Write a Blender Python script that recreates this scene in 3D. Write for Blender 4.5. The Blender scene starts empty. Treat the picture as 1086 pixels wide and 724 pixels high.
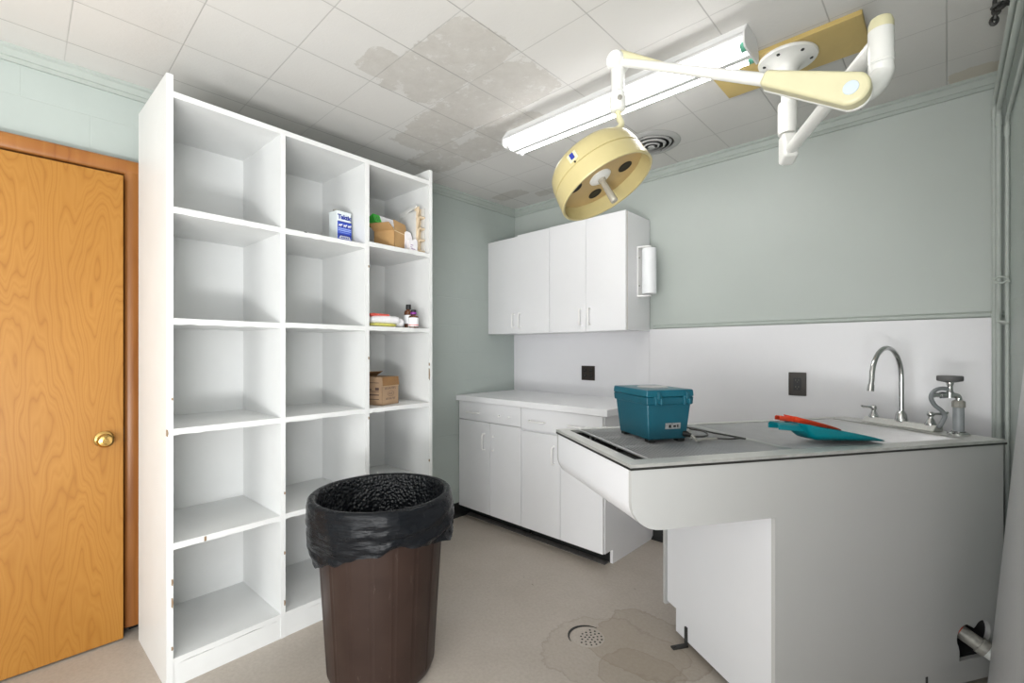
import bpy, bmesh, math, random
from mathutils import Vector, Matrix, noise as mnoise
random.seed(7)
R = math.radians
COL = bpy.context.scene.collection
SC = bpy.context.scene

# ------------------------------------------------------------------ materials
def new_mat(name):
    m = bpy.data.materials.new(name); m.use_nodes = True
    nt = m.node_tree; b = nt.nodes['Principled BSDF']
    return m, nt, b

def nd(nt, t, **kw):
    n = nt.nodes.new(t)
    for k, v in kw.items():
        if k.startswith('i_'):
            n.inputs[k[2:].replace('_', ' ')].default_value = v
        else:
            setattr(n, k, v)
    return n

def math_n(nt, op, a, b=None, c=None, clamp=False):
    n = nt.nodes.new('ShaderNodeMath'); n.operation = op; n.use_clamp = clamp
    for i, x in enumerate((a, b, c)):
        if x is None: continue
        if isinstance(x, (int, float)): n.inputs[i].default_value = x
        else: nt.links.new(x, n.inputs[i])
    return n.outputs[0]

def mix_c(nt, fac, a, b, blend='MIX'):
    n = nt.nodes.new('ShaderNodeMix'); n.data_type = 'RGBA'; n.blend_type = blend
    for idx, x in ((0, fac), (6, a), (7, b)):
        if isinstance(x, (int, float)): n.inputs[idx].default_value = x
        elif isinstance(x, tuple): n.inputs[idx].default_value = (x[0], x[1], x[2], 1)
        else: nt.links.new(x, n.inputs[idx])
    return n.outputs[2]

def ramp(nt, fac, stops):
    n = nt.nodes.new('ShaderNodeValToRGB')
    cr = n.color_ramp
    while len(cr.elements) < len(stops): cr.elements.new(0.5)
    for e, (p, c) in zip(cr.elements, stops):
        e.position = p
        e.color = (c[0], c[1], c[2], 1) if isinstance(c, tuple) else (c, c, c, 1)
    nt.links.new(fac, n.inputs[0])
    return n.outputs[0]

def coords(nt, kind='Object', scale=None):
    tc = nt.nodes.new('ShaderNodeTexCoord')
    out = tc.outputs[kind]
    if scale:
        mp = nt.nodes.new('ShaderNodeMapping'); mp.inputs['Scale'].default_value = scale
        nt.links.new(out, mp.inputs[0]); out = mp.outputs[0]
    return out

def noise_n(nt, vec, scale, detail=4, rough=.55, out='Fac'):
    n = nd(nt, 'ShaderNodeTexNoise')
    n.inputs['Scale'].default_value = scale; n.inputs['Detail'].default_value = detail
    n.inputs['Roughness'].default_value = rough
    nt.links.new(vec, n.inputs['Vector'])
    return n.outputs[out]

def bump_n(nt, b, height, strength=.2, dist=.01):
    n = nd(nt, 'ShaderNodeBump'); n.inputs['Strength'].default_value = strength
    n.inputs['Distance'].default_value = dist
    nt.links.new(height, n.inputs['Height'])
    nt.links.new(n.outputs[0], b.inputs['Normal'])

def plain(name, col, rough=.5, metal=0.0, var=.06, bump=0.0, nscale=18, bscale=120, spec=None, coat=0):
    m, nt, b = new_mat(name)
    v = coords(nt)
    f = noise_n(nt, v, nscale)
    lo = tuple(max(0, c * (1 - var)) for c in col); hi = tuple(min(1, c * (1 + var)) for c in col)
    nt.links.new(ramp(nt, f, [(.3, lo), (.7, hi)]), b.inputs['Base Color'])
    b.inputs['Roughness'].default_value = rough; b.inputs['Metallic'].default_value = metal
    if spec is not None: b.inputs['Specular IOR Level'].default_value = spec
    if coat: b.inputs['Coat Weight'].default_value = coat
    if bump: bump_n(nt, b, noise_n(nt, v, bscale, 3), bump, .003)
    return m

def brushed(name, col, rough, stretch, metal=1.0):
    m, nt, b = new_mat(name)
    v = coords(nt, 'Object', stretch)
    f = noise_n(nt, v, 30, 4)
    nt.links.new(ramp(nt, f, [(.25, tuple(c * .86 for c in col)), (.75, tuple(min(1, c * 1.1) for c in col))]), b.inputs['Base Color'])
    b.inputs['Metallic'].default_value = metal
    nt.links.new(math_n(nt, 'MULTIPLY_ADD', f, .2, rough - .1), b.inputs['Roughness'])
    return m

def emit(name, col, s):
    m, nt, b = new_mat(name)
    b.inputs['Base Color'].default_value = (.9, .9, .9, 1)
    b.inputs['Emission Color'].default_value = (col[0], col[1], col[2], 1)
    b.inputs['Emission Strength'].default_value = s
    return m

M = {}
M['laminate'] = plain('white_laminate', (.80, .80, .815), .32, var=.015, nscale=3)
M['shelf_white'] = plain('white_painted_board', (.725, .735, .73), .42, var=.025, nscale=5, bump=.08, bscale=60)
M['chip'] = plain('bare_particle_board', (.27, .19, .12), .8, var=.3, nscale=200)
M['pull'] = plain('white_plastic_pull', (.86, .85, .84), .3, var=.01)
M['seam_tan'] = plain('tan_board_edge', (.55, .47, .38), .6)
M['gap_dark'] = plain('dark_gap', (.05, .05, .05), .8)
M['black_vinyl'] = plain('black_vinyl', (.012, .013, .013), .45, var=.2)
M['grey_cove'] = plain('scuffed_cove_lip', (.11, .105, .10), .6, var=.3, nscale=30)
M['panel_white'] = plain('white_wall_panel', (.78, .775, .80), .3, var=.015, nscale=2)
M['table_shaded'] = plain('shaded_enamel_panel', (.50, .50, .492), .4, var=.015, nscale=3)  # table's white enamel darkened: shade of the front side put into the colour
M['table_white'] = plain('white_enamel_steel', (.76, .765, .79), .3, var=.015, nscale=3)
M['steel'] = brushed('brushed_stainless', (.68, .68, .655), .44, (1, 30, 1), .65)
M['steel_sheet'] = brushed('streaked_stainless', (.70, .70, .71), .36, (1, 40, .6), .6)
M['steel_dark'] = brushed('dark_edge_steel', (.11, .11, .105), .45, (1, 20, 1))  # dark grey steel of the thin edge strip under the rim
M['tub_dark'] = plain('dark_tub', (.035, .035, .033), .5, .3, var=.15)  # near-black tub colour, sets off the gaps between the grate wires
M['wire'] = plain('chromed_wire', (.62, .62, .63), .4, .7, var=.04)
M['wire_frame'] = plain('bright_wire', (.70, .70, .69), .3, 1.0, var=.03)
M['chrome'] = plain('chrome', (.66, .66, .66), .12, 1.0, var=.03)
M['grey_rubber'] = plain('grey_rubber', (.22, .235, .245), .55, var=.06)
M['grey_plastic'] = plain('grey_sleeve', (.30, .32, .335), .4, var=.05)
M['dark_disc'] = plain('dark_grey_disc', (.13, .13, .13), .6, var=.1)
M['brown_plate'] = plain('dark_brown_plate', (.035, .027, .022), .35, var=.1)
M['black_socket'] = plain('black_socket', (.012, .011, .011), .4)
M['socket_mark'] = plain('worn_socket_mark', (.14, .13, .115), .5)
M['teal'] = plain('teal_plastic', (.004, .078, .115), .38, var=.05, bump=.05)
M['teal_light'] = plain('teal_plastic_lid', (.006, .10, .145), .34, var=.05)
M['teal_scoop'] = plain('bright_teal_plastic', (.0, .19, .23), .3, var=.06)
M['orange'] = plain('orange_red_plastic', (.72, .062, .02), .35, var=.1)
M['grey_window'] = plain('grey_lid_window', (.42, .42, .42), .3)
M['plate_metal'] = plain('worn_metal_plate', (.45, .45, .45), .4, .6, var=.3, nscale=90)
M['cable'] = plain('grey_cable', (.05, .048, .045), .5)
M['cable_pale'] = plain('pale_cable', (.36, .35, .32), .5)
M['cream'] = plain('cream_enamel', (.53, .455, .225), .33, var=.03)
M['cream_pale'] = plain('pale_cream_enamel', (.70, .66, .43), .33, var=.03)
M['tan'] = plain('tan_lamp_face', (.52, .37, .17), .45, var=.05)
M['lamp_white'] = plain('white_enamel', (.83, .83, .80), .28, var=.01)
M['cap_blue'] = plain('pale_blue_cap', (.62, .71, .80), .3)
M['black'] = plain('black_plastic', (.006, .006, .006), .5)
M['clear_rod'] = plain('translucent_rod', (.46, .43, .36), .2, .25, var=.1)
M['ply'] = plain('yellow_painted_board', (.57, .42, .15), .45, var=.08, nscale=6)
M['vent_grey'] = plain('grey_vent_metal', (.44, .44, .43), .4, .1)
M['fix_white'] = plain('white_fixture', (.82, .82, .82), .35, var=.01)
M['green_cap'] = plain('green_tube_end', (.10, .36, .25), .4)
M['tube'] = emit('lit_tube', (1.0, .99, .97), 17.0)
M['brass'] = plain('aged_brass', (.58, .37, .12), .24, 1.0, var=.12, nscale=30)
M['dark_metal'] = plain('dark_metal', (.05, .05, .048), .5, .5, var=.3)
M['pipe_paint'] = plain('painted_pipe', (.45, .49, .46), .38, var=.03)
M['trim_paint'] = plain('painted_trim', (.40, .44, .41), .42, var=.04)
M['pvc'] = plain('white_pvc', (.80, .82, .80), .35)
M['fitting'] = plain('grey_fitting', (.33, .32, .29), .5, .3, var=.25, nscale=40)
M['red_mark'] = plain('red_mark', (.55, .07, .04), .5)
M['label_white'] = plain('white_label', (.80, .81, .83), .5, var=.02)
M['label_blue'] = plain('blue_label', (.025, .075, .52), .4, var=.15, nscale=60)
M['blue_dark'] = plain('dark_blue_print', (.012, .03, .30), .4)
M['blue_pale'] = plain('pale_blue_print', (.32, .42, .78), .4)
M['tin_white'] = plain('white_tin', (.76, .82, .83), .3)
M['card'] = plain('corrugated_card', (.47, .285, .12), .75, var=.07, nscale=14)
M['card_dull'] = plain('dull_card', (.39, .26, .16), .75, var=.07, nscale=14)
M['card_in'] = plain('card_inside', (.26, .135, .05), .8, var=.1)
M['ink'] = plain('dark_ink', (.10, .06, .05), .7)
M['tape_edge'] = plain('pale_card_edge', (.72, .55, .34), .7)
M['green'] = plain('green_carton_end', (.03, .42, .03), .45, var=.1)
M['paper'] = plain('white_paper', (.80, .79, .83), .6, var=.05, nscale=40)
M['beige'] = plain('beige_drawer', (.74, .60, .42), .5, var=.06)
M['grey_side'] = plain('pale_grey_side', (.66, .66, .64), .5)
M['amber'] = plain('amber_glass', (.10, .035, .012), .15, var=.1, coat=.5)
M['purple'] = plain('purple_band', (.24, .03, .30), .4)
M['red_film'] = plain('red_film', (.70, .10, .07), .35, var=.15, nscale=50)
M['yellow_film'] = plain('yellow_film', (.55, .52, .12), .35, var=.15, nscale=50)

def mat_bag_film():
    m, nt, b = new_mat('white_film_pack')
    v = coords(nt)
    nt.links.new(ramp(nt, noise_n(nt, v, 40), [(.3, (.78, .77, .80)), (.7, (.86, .85, .87))]), b.inputs['Base Color'])
    b.inputs['Roughness'].default_value = .3
    bump_n(nt, b, noise_n(nt, v, 60, 4), .5, .01)
    return m
M['film'] = mat_bag_film()

def mat_liner(name, inner):
    m, nt, b = new_mat(name)
    v = coords(nt)
    b.inputs['Base Color'].default_value = (.007, .008, .010, 1)
    b.inputs['Specular IOR Level'].default_value = .42 if inner else .17
    if inner:
        nt.links.new(ramp(nt, noise_n(nt, v, 26), [(.3, .22), (.7, .38)]), b.inputs['Roughness'])
        vo = nd(nt, 'ShaderNodeTexVoronoi'); vo.inputs['Scale'].default_value = 80
        nt.links.new(v, vo.inputs['Vector'])
        h = math_n(nt, 'ADD', math_n(nt, 'MULTIPLY', vo.outputs['Distance'], 1.0), math_n(nt, 'MULTIPLY', noise_n(nt, v, 14, 3), .8))
        bump_n(nt, b, h, .6, .010)
    else:
        nt.links.new(ramp(nt, noise_n(nt, v, 12), [(.3, .20), (.7, .34)]), b.inputs['Roughness'])
        mp = nt.nodes.new('ShaderNodeMapping'); mp.inputs['Scale'].default_value = (1, 1, 5.0); nt.links.new(v, mp.inputs[0])
        h = math_n(nt, 'ADD', noise_n(nt, mp.outputs[0], 7, 5, .55), math_n(nt, 'MULTIPLY', noise_n(nt, v, 40, 3), .12))
        bump_n(nt, b, h, .8, .014)
    return m
M['liner'] = mat_liner('black_bin_liner', False)
M['liner_in'] = mat_liner('black_bin_liner_inside', True)

def mat_can():
    m, nt, b = new_mat('brown_plastic_scuffed')
    v = coords(nt)
    base = ramp(nt, noise_n(nt, v, 9), [(.3, (.029, .0165, .013)), (.7, (.040, .0235, .0185))])
    mp = nt.nodes.new('ShaderNodeMapping'); mp.inputs['Scale'].default_value = (1, 1, .22); nt.links.new(v, mp.inputs[0])
    sc = ramp(nt, noise_n(nt, mp.outputs[0], 60, 6, .7), [(.64, 0.0), (.74, .55)])
    nt.links.new(mix_c(nt, sc, base, (.17, .13, .11)), b.inputs['Base Color'])
    b.inputs['Roughness'].default_value = .36; b.inputs['Specular IOR Level'].default_value = .28
    return m
M['can'] = mat_can()

def mat_wood(name, light, mid, dark, sc, rings, rough=.32):
    m, nt, b = new_mat(name)
    v = coords(nt, 'Object', sc)
    n1 = noise_n(nt, v, 1.0, 3.5, .42)
    t = math_n(nt, 'PINGPONG', math_n(nt, 'MULTIPLY', n1, rings), 1.0)
    c1 = ramp(nt, t, [(0.0, dark), (.16, mid), (.7, light), (1.0, mid)])
    vf = coords(nt, 'Object', (40, 130, 2.2))
    fine = noise_n(nt, vf, 1.6, 4, .6)
    c2 = mix_c(nt, math_n(nt, 'MULTIPLY', fine, .75), c1, mid)
    vb = coords(nt, 'Object', (1, 1.2, .5))
    big = noise_n(nt, vb, 2.2, 3)
    c3 = mix_c(nt, ramp(nt, big, [(.35, 0.0), (.75, .5)]), c2, dark)
    nt.links.new(c3, b.inputs['Base Color'])
    b.inputs['Roughness'].default_value = rough; b.inputs['Specular IOR Level'].default_value = .32
    bump_n(nt, b, fine, .05, .002)
    return m
M['door_wood'] = mat_wood('honey_plywood', (.41, .195, .038), (.35, .155, .024), (.27, .108, .013), (1, 4.6, .85), 56, .44)
M['casing_wood'] = mat_wood('stained_casing', (.38, .165, .045), (.31, .12, .03), (.22, .075, .017), (9, 9, 1.0), 5)
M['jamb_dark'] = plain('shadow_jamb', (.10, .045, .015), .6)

def mat_wall(name, axis, col=(.41, .46, .435)):
    """painted blockwork: shallow courses; axis = horizontal axis along the wall"""
    m, nt, b = new_mat(name)
    tc = nt.nodes.new('ShaderNodeTexCoord')
    sep = nt.nodes.new('ShaderNodeSeparateXYZ'); nt.links.new(tc.outputs['Object'], sep.inputs[0])
    cmb = nt.nodes.new('ShaderNodeCombineXYZ')
    nt.links.new(sep.outputs[axis], cmb.inputs[0]); nt.links.new(sep.outputs['Z'], cmb.inputs[1])
    f = noise_n(nt, tc.outputs['Object'], 2.5, 4)
    base = ramp(nt, f, [(.3, tuple(c * .965 for c in col)), (.7, tuple(c * 1.03 for c in col))])
    nt.links.new(base, b.inputs['Base Color'])
    b.inputs['Roughness'].default_value = .45
    if axis:
        br = nd(nt, 'ShaderNodeTexBrick')
        br.inputs['Scale'].default_value = 1.0
        br.inputs['Brick Width'].default_value = .41; br.inputs['Row Height'].default_value = .205
        br.inputs['Mortar Size'].default_value = .0035; br.inputs['Mortar Smooth'].default_value = .6
        nt.links.new(cmb.outputs[0], br.inputs['Vector'])
        hh = math_n(nt, 'ADD', math_n(nt, 'MULTIPLY', br.outputs['Fac'], -1.0), math_n(nt, 'MULTIPLY', noise_n(nt, tc.outputs['Object'], 60, 3), .25))
        bump_n(nt, b, hh, .28, .006)
    else:
        bump_n(nt, b, noise_n(nt, tc.outputs['Object'], 50, 3), .08, .003)
    return m
M['wall_block'] = mat_wall('painted_block_wall', 'Y')
M['wall_plaster'] = mat_wall('painted_plaster', None, (.475, .53, .49)) if False else None
def mat_plaster():
    m, nt, b = new_mat('painted_plaster')
    v = coords(nt)
    col = (.46, .50, .473)
    nt.links.new(ramp(nt, noise_n(nt, v, 1.6, 4), [(.3, tuple(c * .965 for c in col)), (.7, tuple(c * 1.03 for c in col))]), b.inputs['Base Color'])
    b.inputs['Roughness'].default_value = .4
    bump_n(nt, b, noise_n(nt, v, 45, 3), .07, .003)
    return m
M['wall_plaster'] = mat_plaster()

def blob(nt, vec, nfac, cx, cy, rx, ry, amp, lo, hi, pw=3.0):
    """ragged patch: 1 inside an ellipse whose border is eaten by noise"""
    sep = nt.nodes.new('ShaderNodeSeparateXYZ'); nt.links.new(vec, sep.inputs[0])
    dx = math_n(nt, 'DIVIDE', math_n(nt, 'SUBTRACT', sep.outputs['X'], cx), rx)
    dy = math_n(nt, 'DIVIDE', math_n(nt, 'SUBTRACT', sep.outputs['Y'], cy), ry)
    d4 = math_n(nt, 'ADD', math_n(nt, 'POWER', math_n(nt, 'ABSOLUTE', dx), pw), math_n(nt, 'POWER', math_n(nt, 'ABSOLUTE', dy), pw))
    g = math_n(nt, 'SUBTRACT', math_n(nt, 'ADD', 1.0, math_n(nt, 'MULTIPLY', math_n(nt, 'SUBTRACT', nfac, .5), amp)), d4)
    n = nt.nodes.new('ShaderNodeMapRange'); n.clamp = True
    n.inputs[1].default_value = lo; n.inputs[2].default_value = hi
    nt.links.new(g, n.inputs[0])
    return n.outputs[0]

def mat_ceiling():
    m, nt, b = new_mat('ceiling_tiles')
    v = coords(nt)
    sep = nt.nodes.new('ShaderNodeSeparateXYZ'); nt.links.new(v, sep.inputs[0])
    def line(out, off, step, w):
        u = math_n(nt, 'DIVIDE', math_n(nt, 'SUBTRACT', out, off), step)
        fr = math_n(nt, 'ABSOLUTE', math_n(nt, 'SUBTRACT', math_n(nt, 'FRACT', math_n(nt, 'ADD', u, 100.5)), .5))
        n = nt.nodes.new('ShaderNodeMapRange'); n.clamp = True
        n.inputs[1].default_value = w / step; n.inputs[2].default_value = w * .35 / step
        nt.links.new(fr, n.inputs[0]); return n.outputs[0]
    lx = line(sep.outputs['X'], 0.0, .311, .0032)
    ly = line(sep.outputs['Y'], .75, .3135, .0026)
    wob = noise_n(nt, v, 1.3, 2)
    gl = math_n(nt, 'MAXIMUM', math_n(nt, 'MULTIPLY', lx, ramp(nt, wob, [(.35, .55), (.6, 1.0)])), math_n(nt, 'MULTIPLY', ly, ramp(nt, wob, [(.35, .75), (.65, .35)])))
    nf = noise_n(nt, v, 9.0, 10, .72)
    patches = [(-1.55, 1.22, .31, .165, 3.2), (-1.55, 1.53, .31, .165, 3.6), (-1.72, 1.05, .10, .10, 3.0), (-1.98, 1.53, .15, .15, 5.4), (-1.70, 1.80, .20, .11, 5.8), (-2.18, 1.62, .13, .20, 5.0), (-2.36, 1.80, .17, .14, 5.6), (-2.05, 1.86, .16, .12, 6.0), (-2.45, 2.58, .15, .07, 4.6), (-2.2, 2.72, .10, .05, 5)]
    acc = None
    for (cx, cy, rx, ry, amp) in patches:
        o = blob(nt, v, nf, cx, cy, rx, ry, amp, .0, .10, 5.0)
        acc = o if acc is None else math_n(nt, 'MAXIMUM', acc, o)
    hol = ramp(nt, noise_n(nt, v, 15, 7, .7), [(.36, .25), (.43, 1.0)])
    acc = math_n(nt, 'MULTIPLY', acc, hol)
    col = (.66, .648, .625)
    base = ramp(nt, noise_n(nt, v, 2.0, 3), [(.3, tuple(c * .975 for c in col)), (.7, tuple(c * 1.02 for c in col))])
    peel = ramp(nt, noise_n(nt, v, 16, 6, .7), [(.3, (.50, .475, .44)), (.7, (.58, .56, .525))])
    c = mix_c(nt, math_n(nt, 'MULTIPLY', acc, .85), base, peel)
    # warm water stain beside the right wall
    ws = blob(nt, v, nf, .10, 2.82, .10, .07, 3.4, .0, .1)
    edge = math_n(nt, 'MULTIPLY', ws, .8)
    c = mix_c(nt, edge, c, (.58, .535, .45))
    c = mix_c(nt, math_n(nt, 'MULTIPLY', gl, .62), c, (.20, .19, .18))
    nt.links.new(c, b.inputs['Base Color'])
    b.inputs['Roughness'].default_value = .75
    h = math_n(nt, 'ADD', math_n(nt, 'MULTIPLY', gl, -1.2), math_n(nt, 'ADD', math_n(nt, 'MULTIPLY', acc, -.35), math_n(nt, 'MULTIPLY', noise_n(nt, v, 70, 5, .6), .45)))
    bump_n(nt, b, h, .3, .006)
    return m
M['ceiling'] = mat_ceiling()

def mat_floor():
    m, nt, b = new_mat('worn_concrete_floor')
    v = coords(nt)
    base = ramp(nt, noise_n(nt, v, 2.4, 6, .6), [(.25, (.40, .352, .30)), (.5, (.455, .405, .352)), (.78, (.50, .455, .405))])
    fine = noise_n(nt, v, 70, 4, .65)
    c = mix_c(nt, ramp(nt, fine, [(.35, .30), (.62, 0.0)]), base, (.30, .255, .21))
    nf = noise_n(nt, v, 4.0, 6, .6)
    # dried puddles: a brownish inside and a thin dark tide line
    for (cx, cy, rx, ry, k) in [(-.92, 1.82, .24, .20, .26), (-.84, 1.62, .16, .14, .22), (-1.0, 1.66, .26, .26, .10)]:
        ins = blob(nt, v, nf, cx, cy, rx, ry, 3.0, -.02, .04)
        core = blob(nt, v, nf, cx, cy, rx, ry, 3.0, .02, .16)
        ring = math_n(nt, 'SUBTRACT', ins, core, clamp=True)
        c = mix_c(nt, math_n(nt, 'MULTIPLY', ins, k), c, (.26, .20, .13))
        c = mix_c(nt, math_n(nt, 'MULTIPLY', ring, .26), c, (.15, .11, .08))
    speck = noise_n(nt, v, 24, 2, .4)
    c = mix_c(nt, ramp(nt, speck, [(.775, 0.0), (.80, .75)]), c, (.09, .075, .06))
    nt.links.new(c, b.inputs['Base Color'])
    nt.links.new(ramp(nt, nf, [(.3, .38), (.7, .6)]), b.inputs['Roughness'])
    bump_n(nt, b, noise_n(nt, v, 90, 4), .06, .003)
    return m
M['floor'] = mat_floor()

# ------------------------------------------------------------------ mesh builder
def chain_matrix(o):
    m = o.matrix_basis.copy()
    while o.parent is not None:
        o = o.parent; m = o.matrix_basis @ m
    return m

def smooth_path(pts, n=8):
    pts = [Vector(p) for p in pts]
    if len(pts) < 3: return pts
    out = []
    P = [pts[0] * 2 - pts[1]] + pts + [pts[-1] * 2 - pts[-2]]
    for i in range(1, len(P) - 2):
        p0, p1, p2, p3 = P[i - 1], P[i], P[i + 1], P[i + 2]
        for k in range(n):
            t = k / n
            out.append(.5 * ((2 * p1) + (-p0 + p2) * t + (2 * p0 - 5 * p1 + 4 * p2 - p3) * t * t + (-p0 + 3 * p1 - 3 * p2 + p3) * t ** 3))
    out.append(pts[-1])
    return out

def frame_of(axis):
    a = Vector(axis).normalized()
    h = Vector((0, 0, 1)) if abs(a.z) < .9 else Vector((1, 0, 0))
    u = a.cross(h).normalized(); w = a.cross(u).normalized()
    return a, u, w

class MB:
    def __init__(s):
        s.bm = bmesh.new(); s.mats = []; s.cur = 0
    def use(s, mat):
        if mat not in s.mats: s.mats.append(mat)
        s.cur = s.mats.index(mat); return s
    def _f(s, vs):
        try:
            f = s.bm.faces.new(vs); f.material_index = s.cur; return f
        except ValueError:
            return None
    def box(s, x0, x1, y0, y1, z0, z1, mtx=None):
        c = [Vector((x, y, z)) for z in (z0, z1) for (x, y) in ((x0, y0), (x1, y0), (x1, y1), (x0, y1))]
        if mtx: c = [mtx @ p for p in c]
        v = [s.bm.verts.new(p) for p in c]
        for q in ((0, 3, 2, 1), (4, 5, 6, 7), (0, 1, 5, 4), (1, 2, 6, 5), (2, 3, 7, 6), (3, 0, 4, 7)): s._f([v[i] for i in q])
        return s
    def hexa(s, pts):
        v = [s.bm.verts.new(Vector(p)) for p in pts]
        for q in ((0, 3, 2, 1), (4, 5, 6, 7), (0, 1, 5, 4), (1, 2, 6, 5), (2, 3, 7, 6), (3, 0, 4, 7)): s._f([v[i] for i in q])
        return s
    def prism(s, poly, fn, d0, d1):
        """poly of 2D points, fn(a, b, d) -> 3D"""
        a = [s.bm.verts.new(Vector(fn(p[0], p[1], d0))) for p in poly]
        b = [s.bm.verts.new(Vector(fn(p[0], p[1], d1))) for p in poly]
        n = len(poly)
        s._f(a[::-1]); s._f(b)
        for i in range(n): s._f([a[i], a[(i + 1) % n], b[(i + 1) % n], b[i]])
        return s
    def tube(s, path, r, seg=10, caps=True, smooth=True):
        path = [Vector(p) for p in path]
        rr = r if isinstance(r, (list, tuple)) else [r] * len(path)
        rings = []; prev = None
        for i, p in enumerate(path):
            if i == 0: t = path[1] - path[0]
            elif i == len(path) - 1: t = path[-1] - path[-2]
            else: t = (path[i + 1] - p).normalized() + (p - path[i - 1]).normalized()
            if t.length < 1e-9: t = path[min(i + 1, len(path) - 1)] - path[max(i - 1, 0)]
            t.normalize()
            if prev is None: _, u, w = frame_of(t)
            else:
                u = prev - t * prev.dot(t); u.normalize(); w = t.cross(u)
            prev = u
            rings.append([s.bm.verts.new(p + (u * math.cos(2 * math.pi * k / seg) + w * math.sin(2 * math.pi * k / seg)) * rr[i]) for k in range(seg)])
        for a, b in zip(rings, rings[1:]):
            for k in range(seg):
                f = s._f([a[k], a[(k + 1) % seg], b[(k + 1) % seg], b[k]])
                if f: f.smooth = smooth
        if caps: s._f(rings[0][::-1]); s._f(rings[-1])
        return s
    def lathe(s, prof, origin, axis=(0, 0, 1), seg=32, arc=None):
        a, u, w = frame_of(axis); o = Vector(origin); rings = []
        for (r, d) in prof:
            if r < 1e-6: rings.append([s.bm.verts.new(o + a * d)])
            else: rings.append([s.bm.verts.new(o + a * d + (u * math.cos(2 * math.pi * k / seg) + w * math.sin(2 * math.pi * k / seg)) * r) for k in range(seg)])
        for A, B in zip(rings, rings[1:]):
            for k in range(seg):
                k2 = (k + 1) % seg
                if len(A) == 1 and len(B) == 1: continue
                if len(A) == 1: f = s._f([A[0], B[k2], B[k]])
                elif len(B) == 1: f = s._f([A[k], A[k2], B[0]])
                else: f = s._f([A[k], A[k2], B[k2], B[k]])
                if f: f.smooth = True
        if len(rings[0]) > 1: s._f(rings[0][::-1])
        if len(rings[-1]) > 1: s._f(rings[-1])
        return s
    def grid(s, fn, nu, nv, closed_u=False, smooth=True):
        V = [[s.bm.verts.new(Vector(fn(i, j))) for j in range(nv)] for i in range(nu)]
        for i in range(nu if closed_u else nu - 1):
            for j in range(nv - 1):
                i2 = (i + 1) % nu
                f = s._f([V[i][j], V[i2][j], V[i2][j + 1], V[i][j + 1]])
                if f: f.smooth = smooth
        return V
    def build(s, name, mat=None, parent=None, bevel=0, seg=2, world=False, sharp=35, recalc=True, solid=0, sub=0):
        if mat is not None and not s.mats: s.mats = [mat]
        if recalc: bmesh.ops.recalc_face_normals(s.bm, faces=s.bm.faces[:])
        if world and parent is not None:
            s.bm.transform(chain_matrix(parent).inverted())
        me = bpy.data.meshes.new(name); s.bm.to_mesh(me); s.bm.free()
        for m in s.mats: me.materials.append(m)
        if sharp: me.set_sharp_from_angle(angle=R(sharp))
        o = bpy.data.objects.new(name, me); COL.objects.link(o)
        if parent is not None: o.parent = parent
        if solid:
            md = o.modifiers.new('Solidify', 'SOLIDIFY'); md.thickness = solid; md.offset = 0
        if bevel:
            for f in me.polygons: f.use_smooth = True
            md = o.modifiers.new('Bevel', 'BEVEL'); md.width = bevel; md.segments = seg; md.limit_method = 'ANGLE'; md.angle_limit = R(40)
            md.harden_normals = True
        if sub:
            md = o.modifiers.new('Subdivision', 'SUBSURF'); md.levels = sub; md.render_levels = sub
        return o

def tag(o, label, cat=None, group=None, kind=None):
    o['label'] = label
    if cat: o['category'] = cat
    if group: o['group'] = group
    if kind: o['kind'] = kind
    return o

def thing(name, label, cat, loc=(0, 0, 0), rz=0, group=None, kind=None):
    o = bpy.data.objects.new(name, None); COL.objects.link(o)
    o.empty_display_size = .05
    o.location = loc; o.rotation_euler = (0, 0, rz)
    o.matrix_basis = Matrix.Translation(Vector(loc)) @ Matrix.Rotation(rz, 4, 'Z')
    return tag(o, label, cat, group, kind)

def rotM(loc, rz=0, rx=0, ry=0):
    return Matrix.Translation(Vector(loc)) @ Matrix.Rotation(rz, 4, 'Z') @ Matrix.Rotation(ry, 4, 'Y') @ Matrix.Rotation(rx, 4, 'X')

def text_mesh(body, size, mat, name, parent, mtx, depth=.0004, bold=0):
    cu = bpy.data.curves.new(name, 'FONT'); cu.body = body; cu.size = size; cu.extrude = depth; cu.offset = bold
    cu.align_x = 'CENTER'
    tmp = bpy.data.objects.new(name, cu); COL.objects.link(tmp)
    dg = bpy.context.evaluated_depsgraph_get(); dg.update()
    me = bpy.data.meshes.new_from_object(tmp.evaluated_get(dg))
    bpy.data.objects.remove(tmp); bpy.data.curves.remove(cu)
    me.transform(mtx); me.materials.clear(); me.materials.append(mat)
    o = bpy.data.objects.new(name, me); COL.objects.link(o); o.parent = parent
    return o

# ------------------------------------------------------------------ camera
YAW = R(43.26); F_PX = 490.1; HOR = 372.3; H = 1.24
cam = bpy.data.cameras.new('camera'); camo = bpy.data.objects.new('camera', cam); COL.objects.link(camo)
camo.location = (0, 0, H); camo.rotation_euler = (R(90), 0, YAW)
cam.sensor_fit = 'HORIZONTAL'; cam.sensor_width = 36; cam.lens = F_PX / 1086 * 36
cam.shift_y = (HOR - 362) / 1086; cam.clip_start = .03; cam.clip_end = 60
SC.camera = camo
def CW(fw, right, z=None):
    """a point of the room given by its distance ahead of and beside the camera station"""
    return Vector((-math.sin(YAW) * fw + math.cos(YAW) * right, math.cos(YAW) * fw + math.sin(YAW) * right, H if z is None else z))

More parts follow.
